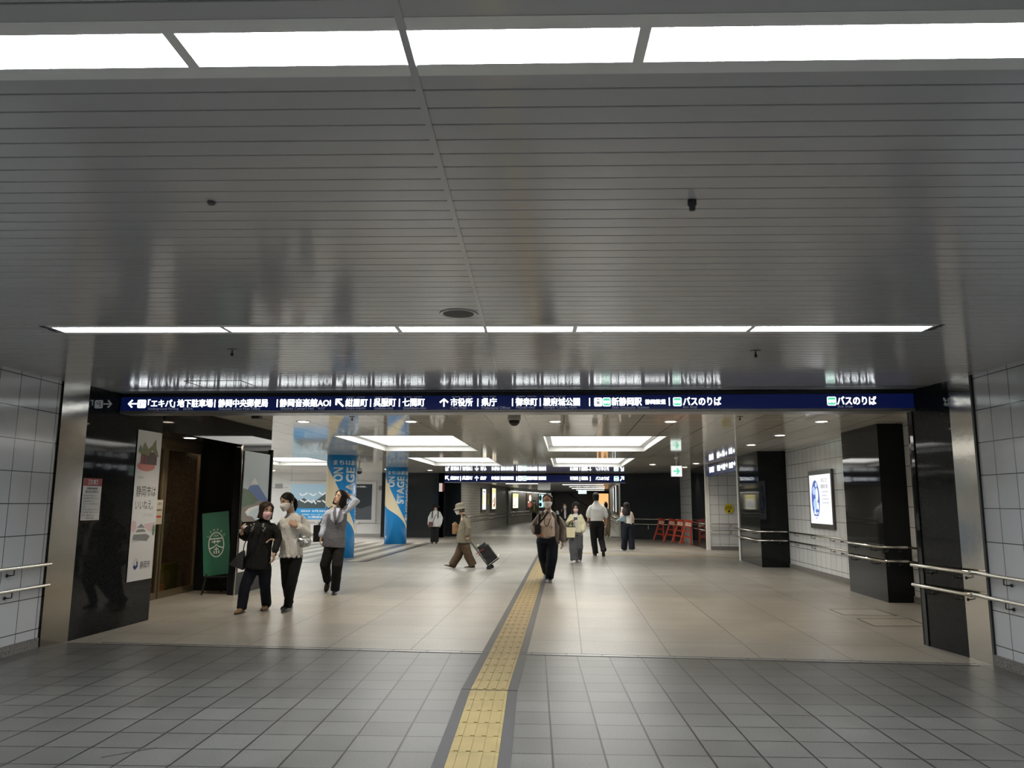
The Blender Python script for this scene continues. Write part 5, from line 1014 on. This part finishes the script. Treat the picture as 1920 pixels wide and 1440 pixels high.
f.garment('jacket', kh, [(J(869, 1019), .22, .20), (J(869.5, 1004), .20, .175), (J(870.5, 990), .19, .15), (J(872, 979), .185, .135), (J(871, 971.5), .14, .09), (J(868.5, 966), .07, .065)], [([ar[0][0], ar[0][1], ar[0][2]], [.075, .068, .058]), ([ar[1][0], ar[1][1], ar[1][1].lerp(ar[1][2], .7)], [.075, .068, .06])], by=-90, voxel=.012, fold=.02)
f.trousers(br, [(J(869.5, 1024), .15, .13), (J(870, 1010), .15, .13)], [(L[0], (.115, .105, .10)), (L[1], (.115, .105, .10))], by=-90, voxel=.012, fold=.02)
bs = mat('brown leather', (.06, .04, .028), .5); ps = mat('pale sole', (.45, .38, .28), .6)
f.shoe(bs, L[0][2], (-1, 0, .22), .25, ps); f.shoe(bs, L[1][2], (-1, 0, -.0), .25, ps); hat(f, hatm, .165, 6)
f.strap('bag_strap', [J(866, 966.5, -.07), J(873, 966, -.13), J(874, 972, -.20)], dark_m, (.012, .006))
t = f.carry('paper_bag', 'brown paper bag hugged by the woman in the khaki hat', 'bag', J(853, 996, .02)); bm = bmesh.new(); tube(bm, [(0, 0, -.08), (0, 0, .02), (-.015, 0, .14), (-.02, 0, .19)], [(.075, .05), (.08, .055), (.06, .045), (.02, .035)], 8, ref=(1, 0, 0)); mk('sack', bm, mat('brown kraft paper', (.24, .13, .05), .7, var=.3, vscale=14), t)
# the cart
t = f.carry('shopping_cart', 'black wheeled shopping cart tilted behind the woman in the khaki hat', 'cart', J(917, 1068, 0)); c0 = Vector((0, 0, .055)); U = Vector((-.60, 0, .80)); V = Vector((.80, 0, .60)); W_ = Vector((0, 1, 0))
def cart(u, v, w): return c0+U*u+V*v+W_*w
bk = mat('black nylon', (.008, .008, .009), .6, bump=.2); bm = bmesh.new()
for (u0, u1, v0, v1, hw) in ((.06, .44, .03, .29, .15), (.40, .52, .05, .26, .14)):
    vs = [bm.verts.new(cart(u, v, w)) for u in (u0, u1) for v in (v0, v1) for w in (-hw, hw)]
    for q in ((0, 1, 3, 2), (4, 6, 7, 5), (0, 4, 5, 1), (2, 3, 7, 6), (0, 2, 6, 4), (1, 5, 7, 3)): bm.faces.new([vs[i] for i in q])
solid('bag', bm, bk, t, .012, 2, .02); bm = bmesh.new()
for w in (-.13, .13): tube(bm, [cart(.02, 0, w), cart(.50, .0, w), cart(.80, .0, w*.8)], .009, 8)
tube(bm, [cart(.80, 0, -.11), cart(.80, 0, .11)], .013, 8); tube(bm, [cart(.03, .0, -.13), cart(.03, .30, -.13), cart(.03, .30, .13), cart(.03, 0, .13)], .009, 8); solid('frame', bm, dark_m, t, .006, 0)
for w in (-.17, .17):
    bm = bmesh.new(); tube(bm, [c0+Vector((.05*(w > 0), w-.015, 0)), c0+Vector((.05*(w > 0), w+.015, 0))], .055, 20); mk('wheel', bm, dark_m, t)
bm = bmesh.new(); tube(bm, [cart(.34, .0, -.16), cart(.42, -.05, -.16), cart(.40, .16, -.16)], .011, 8); mk('red_cord', bm, mat('red cord', (.25, .02, .02), .5), t)
bm = bmesh.new(); ball(bm, cart(.52, .06, -.02), (.05, .06, .06), 12, 8); mk('wrapped_parcel', bm, mat('pale green parcel', (.45, .47, .34), .6, var=.3, vscale=20), t)
bm = bmesh.new(); tube(bm, [cart(.08, .30, -.08), cart(.10, .36, -.04), cart(.05, .36, 0)], .005, 6); mk('wire_hook', bm, pipe_m, t)
# --- 6 man in a taupe jacket
f = Fig('man in a taupe jacket and white mask walking along the yellow path', 1029, 1091, .010143, -.332, 15.023, 1.06, skin_t, fine=.0075); J, A = f.J, f.A
f.head(1027, 941.5, -.04, -14, -2, -3, 1.12)
L = [(J(1017, 1016, .02), J(1020, 1048, .10), A(1026.5, .55, .16)), (J(1036, 1016, .0), J(1034, 1048, -.10), A(1030.5, .02, .106))]
ar = [(J(1011, 968, .02), J(999.5, 990, .06), J(1004, 1001, -.14), (.75, -.4, -.12), (.2, .6, -.6), 35, -1), (J(1046, 969, .02), J(1056.5, 993, .06), J(1055.5, 1016, -.02), (.0, -.1, -1), (-1, .1, 0), 30, 1)]
f.body(J(1029, 962, .02), J(1027, 1008, .02), -6, ar, L); f.hair(hair_m, -.02, 70, .085, .008, 0, .012); f.mask(mask_w)
sh = cloth('pale pinkish shirt', (.80, .64, .55)); jk = cloth('taupe jacket', (.24, .205, .185)); 
f.garment('shirt', sh, [(J(1025.5, 1009, -.03), .155, .135), (J(1025.5, 1000, -.04), .158, .15), (J(1026, 988, -.045), .152, .145), (J(1027, 975, -.03), .145, .12), (J(1028, 966, .0), .115, .085), (J(1028.5, 959, -.01), .066, .066)], by=-6, fold=.012)
def collar(bm):
    rtube(bm, [J(1014, 1012, .02), J(1012, 985, -.05), J(1017, 965, -.05)], [.07, .06, .045], 12); rtube(bm, [J(1041, 1022, -.03), J(1043, 990, -.06), J(1037, 965, -.05)], [.065, .062, .045], 12)
f.garment('jacket', jk, [(J(1029, 1021, .07), .205, .10), (J(1029, 1005, .06), .20, .10), (J(1029, 985, .05), .19, .10), (J(1029, 972, .03), .18, .095), (J(1029, 965, .03), .14, .075), (J(1029, 959.5, .04), .075, .05)], [([ar[0][0], ar[0][1], ar[0][1].lerp(ar[0][2], .8)], [.078, .072, .06]), ([ar[1][0], ar[1][0].lerp(ar[1][1], .5), ar[1][1], ar[1][1].lerp(ar[1][2], .88)], [.078, .074, .068, .058])], by=-6, fold=.018, extra=collar)
f.trousers(navyc, [(J(1026.5, 1017, .0), .165, .14), (J(1026, 1006, -.02), .162, .142)], [(L[0], (.112, .095, .075)), (L[1], (.112, .10, .078))])
bm = bmesh.new(); tube(bm, [J(1026, 1009.5, -.02), J(1026, 1006.5, -.02)], (.176, .158), 24, ref=(1, 0, 0)); bo = mk('belt', bm, blk_shoe, f.t, smooth=True); bm = bmesh.new(); box(bm, -.025, .025, -.012, .004, -.018, .018); o = mk('buckle', bm, alu, bo); o.location = J(1026, 1008, -.185)
f.shoe(blk_shoe, L[1][2], (.0, -1, 0), .26, mat('pale grey sole', (.35, .35, .34), .6)); f.shoe(blk_shoe, L[0][2], (0, -.8, -.6), .26)
bm = bmesh.new(); tube(bm, [J(1031, 960, -.06), J(1033, 972, -.165), J(1027, 985, -.205), J(1023, 989, -.21), J(1019.5, 982, -.19), J(1021, 972, -.165), J(1026, 960, -.07)], .006, 8); mk('lanyard', bm, dark_m, f.t)
bm = bmesh.new(); tube(bm, [J(1033, 980, -.19), J(1033.5, 996, -.21)], .005, 8); ball(bm, J(1034, 990, -.215), (.012, .006, .02), 8, 6); mk('lanyard_tag', bm, alu, f.t)
t = f.carry('shoulder_bag', 'black camera bag at the elbow of the man in the taupe jacket', 'bag', J(1007.5, 994, -.16)); bm = bmesh.new(); box(bm, -.055, .05, -.05, .05, -.09, .09); bevel(bm, .02, 2); mk('pouch', bm, bk, t)
bm = bmesh.new(); tube(bm, [(.0, -.02, .08), (.10, -.02, .20), (.20, .02, .33), (.235, .10, .38)], [(.018, .004)]*4, 8, ref=(1, 0, -.5)); mk('strap', bm, bk, t)
t = f.carry('backpack', 'black backpack whose straps cross the shoulders of the man in the taupe jacket', 'bag', J(1029, 1000, .25)); bm = bmesh.new(); box(bm, -.13, .13, -.05, .08, -.02, .36); bevel(bm, .03, 2); mk('pack', bm, bk, t)
for s, xx in ((-1, -.165), (1, .165)): bm = bmesh.new(); tube(bm, [(xx*.8, -.06, .36), (xx, -.20, .405), (xx*1.04, -.33, .34), (xx*1.08, -.345, .22), (xx*1.1, -.30, .12)], [(.026, .008)]*5, 8, ref=(1, 0, 0)); mk('strap', bm, bk, t)
# --- 7 far person in olive, 8 far person in a dark vest, 11 person in grey
def far(label, px, py, s, wx, wy, hx, hy_, yaw, top, topm, legm, arms, hem, hips, ankles, k=1.0, msk=None, long=-.1, hm=hair_m, shirt=None):
    f = Fig(label, px, py, s, wx, wy, k, fine=.013); J, A = f.J, f.A; f.head(hx, hy_, 0, yaw, 0, 0, k)
    L = [(J(h, hem+1), J((h+a)/2, (hem+py)/2), A(a, d)) for h, (a, d) in zip(hips, ankles)]; fl = abs(yaw) > 90
    ar = [(J(*a[0]), J(*a[1]), J(*a[2]), a[3], (1 if i == 0 else -1, 0, 0), 30, (-1, 1)[i]) for i, a in enumerate(arms)]
    nk = J(hx, hy_+.155*k/s, .01); sx = (arms[0][0][0]+arms[1][0][0])/2; sy = arms[0][0][1]
    f.body(nk, J(sx, hem-2), yaw if not fl else 0, ar, L, face=not fl); f.hair(hm, long, 55 if not fl else 60, .06, .014, .012)
    if msk: f.mask(msk)
    f.garment(top, topm, [(J(sx, hem), .19, .14), (J(sx, (hem*2+sy)/3), .18, .13), (J(sx, (hem+sy*2)/3), .178, .125), (J(sx, sy-.3), .14, .09), (nk+Vector((0, 0, .01)), .07, .06)], [([a[0], a[1], a[2]] if top != 'shirt' else [a[0], a[1]], [.07, .064, .055] if top != 'shirt' else [.07, .066]) for a in ar], voxel=.016)
    if shirt: f.garment('shirt', shirt, [(J(sx, hem-3, -.06), .05, .10), (J(sx, sy+3, -.05), .06, .095), (nk+Vector((0, -.03, .01)), .05, .05)], voxel=.014, fold=0)
    f.trousers(legm, [(J(sx, hem+1), .15, .12), (J(sx, hem-2), .15, .12)], [(l, (.10, .085, .08)) for l in L], voxel=.016)
    for l in L: f.shoe(blk_shoe, l[2], (0, 1 if fl else -1, 0))
    return f
far('distant person in an olive coat and white mask, left of the masked man', 1002, 983, .0375, -2.22, 54.8, 1001.6, 941.8, 5, 'coat', cloth('olive coat', (.11, .10, .045)), blackc, [((997.5, 948.5), (994.5, 955.5, .02), (994, 961.5, -.05), DN), ((1006, 948.5), (1009, 955.5, .02), (1009, 961.5, -.05), DN)], 962, (1000, 1004), ((1000, 0), (1004, .1)), 1.0, mask_w, -.17, shirt=cloth('pale jumper', (.42, .38, .28)))
far('distant person in a dark waistcoat and white mask, left of the cream jacket', 1059, 1014, .02124, -.051, 31.256, 1059.4, 949.3, -5, 'waistcoat', cloth('charcoal waistcoat', (.016, .018, .024)), cloth('grey slacks', (.13, .13, .135)), [((1053.5, 958.5), (1050.5, 966.5, -.02), (1052.5, 960.5, -.14), (.1, -.3, 1)), ((1065.5, 958.5), (1068, 967, .02), (1067.5, 976, -.05), DN)], 976, (1056, 1063), ((1056, .0), (1063, .2)), .93, mask_w, -.04, shirt=cloth('white shirt', (.62, .62, .62)))
far('person in a grey shirt and beige trousers seen past the man in white', 1139, 1006, .02412, 1.868, 35.588, 1137, 948.2, 175, 'shirt', cloth('mid grey shirt', (.26, .27, .29)), cloth('beige trousers', (.36, .31, .22)), [((1132.5, 956.5), (1131, 965), (1132, 973, -.05), DN), ((1143, 956.5), (1145, 965), (1144, 973, -.05), DN)], 975, (1136, 1141.5), ((1135.5, .0), (1141.5, .1)), .95, None, -.10)
# --- 9 girl in a cream jacket
f = Fig('young woman in a cream jacket and wide grey trousers looking at her phone', 1077, 1054.5, .013503, .207, 19.969, .95, fine=.0085); J, A = f.J, f.A
f.head(1080, 952.5, -.05, -6, -22, 0, 1.0)
L = [(J(1073.5, 1001, .03), J(1075, 1026, .0), A(1077.5, .06)), (J(1086, 1001, .03), J(1086, 1026, .1), A(1085.5, .34))]
ar = [(J(1070, 968), J(1065.5, 982, .0), J(1072, 977.5, -.20), (.75, -.35, .25), (0, .1, 1), 45, 1), (J(1090.5, 968), J(1094.5, 983, .02), J(1093, 996, -.04), (-.1, -.1, -1), (-1, 0, 0), 30, 1)]
f.body(J(1080, 962.5, .01), J(1080, 996, .02), 0, ar, L); f.hair(hair_m, -.27, 46, .058, .018, .022, .012); f.mask(mask_p)
cj = cloth('cream jacket', (.60, .56, .38)); wt = cloth('white tee', (.60, .60, .58))
f.garment('jacket', cj, [(J(1080, 999.5, .03), .215, .13), (J(1080, 988, .03), .205, .125), (J(1080, 976, .02), .19, .12), (J(1080, 968.5, .02), .155, .09), (J(1080, 963.5, .03), .08, .06)], [([ar[0][0], ar[0][1], ar[0][1].lerp(ar[0][2], .75)], [.078, .076, .062]), ([ar[1][0], ar[1][1], ar[1][1].lerp(ar[1][2], .95)], [.078, .076, .066])], voxel=.012, fold=.02)
f.garment('tee_shirt', wt, [(J(1079.5, 998, -.01), .06, .11), (J(1079.5, 980, -.015), .075, .115), (J(1080, 968, -.01), .08, .085), (J(1080, 963, .0), .05, .055)], fold=0)
gw = cloth('wide grey trousers', (.10, .10, .105)); f.trousers(gw, [(J(1080, 1004, .03), .165, .13), (J(1080, 996, .03), .16, .125)], [(L[0], (.115, .115, .115)), (L[1], (.115, .115, .115))], voxel=.012, fold=.02)
for l, d in ((L[0], (-.1, -1, 0)), (L[1], (.1, -1, 0))): f.shoe(white_shoe, l[2], d, .26, white_shoe, .048)
t = f.carry('phone', 'dark phone held up by the young woman in the cream jacket', 'phone', J(1077, 973.5, -.29)); bm = bmesh.new(); box(bm, -.035, .06, -.006, .006, -.03, .04); bevel(bm, .004); mk('phone_case', bm, mat('grey phone back', (.08, .075, .07), .3), t)
t = f.carry('tote_bag', 'cream tote bag hanging from the arm of the young woman in cream', 'bag', J(1069.5, 1008, -.19)); bm = bmesh.new(); vs = box(bm, -.115, .115, -.05, .05, 0, .265)
for v in vs[:4]: v.co.x *= .86
bevel(bm, .015, 2); mk('pouch', bm, cloth('cream canvas', (.58, .52, .34)), t)
bm = bmesh.new(); box(bm, -.118, .118, -.053, .053, .255, .272); mk('rim', bm, blackc, t)
for y in (-.04, .04): bm = bmesh.new(); tube(bm, [(-.06, y, .26), (-.035, y*.6, .38), (.03, y*.4, .43), (.05, y*.6, .36), (.045, y, .26)], .009, 8); mk('handle', bm, blackc, t)
# --- 10 man in a white shirt from behind
f = Fig('man in a white shirt and black trousers walking away, seen from behind', 1118, 1042, .01525, .859, 22.566, 1.05, skin_t, fine=.009); J, A = f.J, f.A
f.head(1118.5, 933.5, .0, 172, 0, 0, 1.05)
L = [(J(1113, 985), J(1114, 1013, .04), A(1116.5, .0)), (J(1126.5, 985), J(1128, 1012, .04), J(1129.5, 1029.5, -.28))]
ar = [(J(1107.5, 951), J(1104, 968, -.0), J(1104, 981, .05), (.0, .15, -1), (1, 0, 0), 35, 1), (J(1132.5, 951), J(1137.5, 968, .0), J(1138, 981, .06), (0, .15, -1), (-1, 0, 0), 35, -1)]
f.body(J(1119, 944), J(1119.5, 980), 0, ar, L, face=False); f.hair(hair_m, -.088, 72, .06, .010, -.012, .010)
ws = cloth('white shirt cotton', (.74, .74, .73), var=.04)
f.garment('shirt', ws, [(J(1119.5, 978), .168, .13), (J(1119.5, 968), .19, .14), (J(1120, 957), .19, .13), (J(1120, 950), .165, .10), (J(1119.5, 945.5), .11, .08), (J(1119, 941), .066, .064)], [([ar[0][0], ar[0][0].lerp(ar[0][1], .5), ar[0][1]], [.078, .076, .070]), ([ar[1][0], ar[1][0].lerp(ar[1][1], .5), ar[1][1]], [.078, .076, .070])], voxel=.012, fold=.02)
f.trousers(blackc, [(J(1119.5, 988), .165, .13), (J(1119.5, 976), .162, .128)], [(L[0], (.11, .088, .078)), (L[1], (.11, .088, .078))], voxel=.012)
f.shoe(blk_shoe, L[0][2], (-.1, 1, 0), .26); f.shoe(blk_shoe, L[1][2], (.1, .45, -.9), .26)
f.strap('wrist_watch', [J(1104, 978.5, .04), J(1104, 981, .05)], dark_m, (.032, .030))
t = f.carry('phone', 'dark phone in the left hand of the man in the white shirt', 'phone', J(1106.5, 984, .06)); bm = bmesh.new(); box(bm, -.008, .008, -.03, .03, -.05, .06); bevel(bm, .003); mk('phone_case', bm, dark_m, t)
# --- 12 woman in a white top, seen from behind
f = Fig('long-haired woman in a white sleeveless top and navy trousers, seen from behind', 1183, 1033, .01685, 2.042, 24.986, .95, fine=.009); J, A = f.J, f.A
f.head(1176.5, 950.5, .0, 150, 0, 0, 1.0)
L = [(J(1173, 987), J(1172, 1008), A(1171.5, .12)), (J(1184, 987), J(1184, 1008), A(1184.5, -.05))]
ar = [(J(1169.5, 961), J(1165.5, 971, .05), J(1167.5, 960.5, .14), (.2, .2, 1), (1, 0, 0), 40, 1), (J(1186.5, 961), J(1188.5, 972, .0), J(1189, 982, .03), (0, .1, -1), (-1, 0, 0), 30, -1)]
f.body(J(1177.5, 958.5), J(1178.5, 984), 0, ar, L, face=False); f.hair(hair_m, -.28, 50, .06, .02, .03, .014)
f.garment('sleeveless_top', cloth('white knit', (.62, .60, .55)), [(J(1180, 984.5), .148, .12), (J(1179.5, 975), .145, .115), (J(1178.5, 967), .148, .115), (J(1178, 961), .125, .08), (J(1177.5, 958.5), .07, .06)], voxel=.012)
f.trousers(navyc, [(J(1178.5, 989), .155, .13), (J(1179, 982), .15, .125)], [(L[0], (.115, .10, .105)), (L[1], (.115, .10, .105))], voxel=.012)
for l, d in ((L[0], (-.5, 1, 0)), (L[1], (.05, 1, 0))): f.shoe(white_shoe, l[2], d, .25, white_shoe)
t = f.carry('shoulder_bag', 'blue-grey slouchy bag under the arm of the woman in the white top', 'bag', J(1165.5, 974, -.05)); bm = bmesh.new(); w0 = [(-.17, -.06), (.14, -.10), (.16, .12), (.12, .19), (.03, .10)]
a = [bm.verts.new((x, -.06, z)) for x, z in w0]; b = [bm.verts.new((x, .06, z)) for x, z in w0]; bm.faces.new(a); bm.faces.new(b[::-1])
for i in range(5): bm.faces.new((a[i], b[i], b[(i+1) % 5], a[(i+1) % 5]))
solid('pouch', bm, cloth('blue grey canvas', (.20, .27, .31)), t, .018, 4, .02); bm = bmesh.new(); tube(bm, [(.10, 0, .18), (.10, .03, .26), (.06, .08, .21)], .01, 8); mk('strap', bm, MATS['blue grey canvas'], t)
t = f.carry('phone', 'white phone at the ear of the woman in the white top', 'phone', J(1169, 956, .17)); bm = bmesh.new(); box(bm, -.03, .03, -.006, .006, -.06, .07); bevel(bm, .004); mk('phone_case', bm, white_p, t)
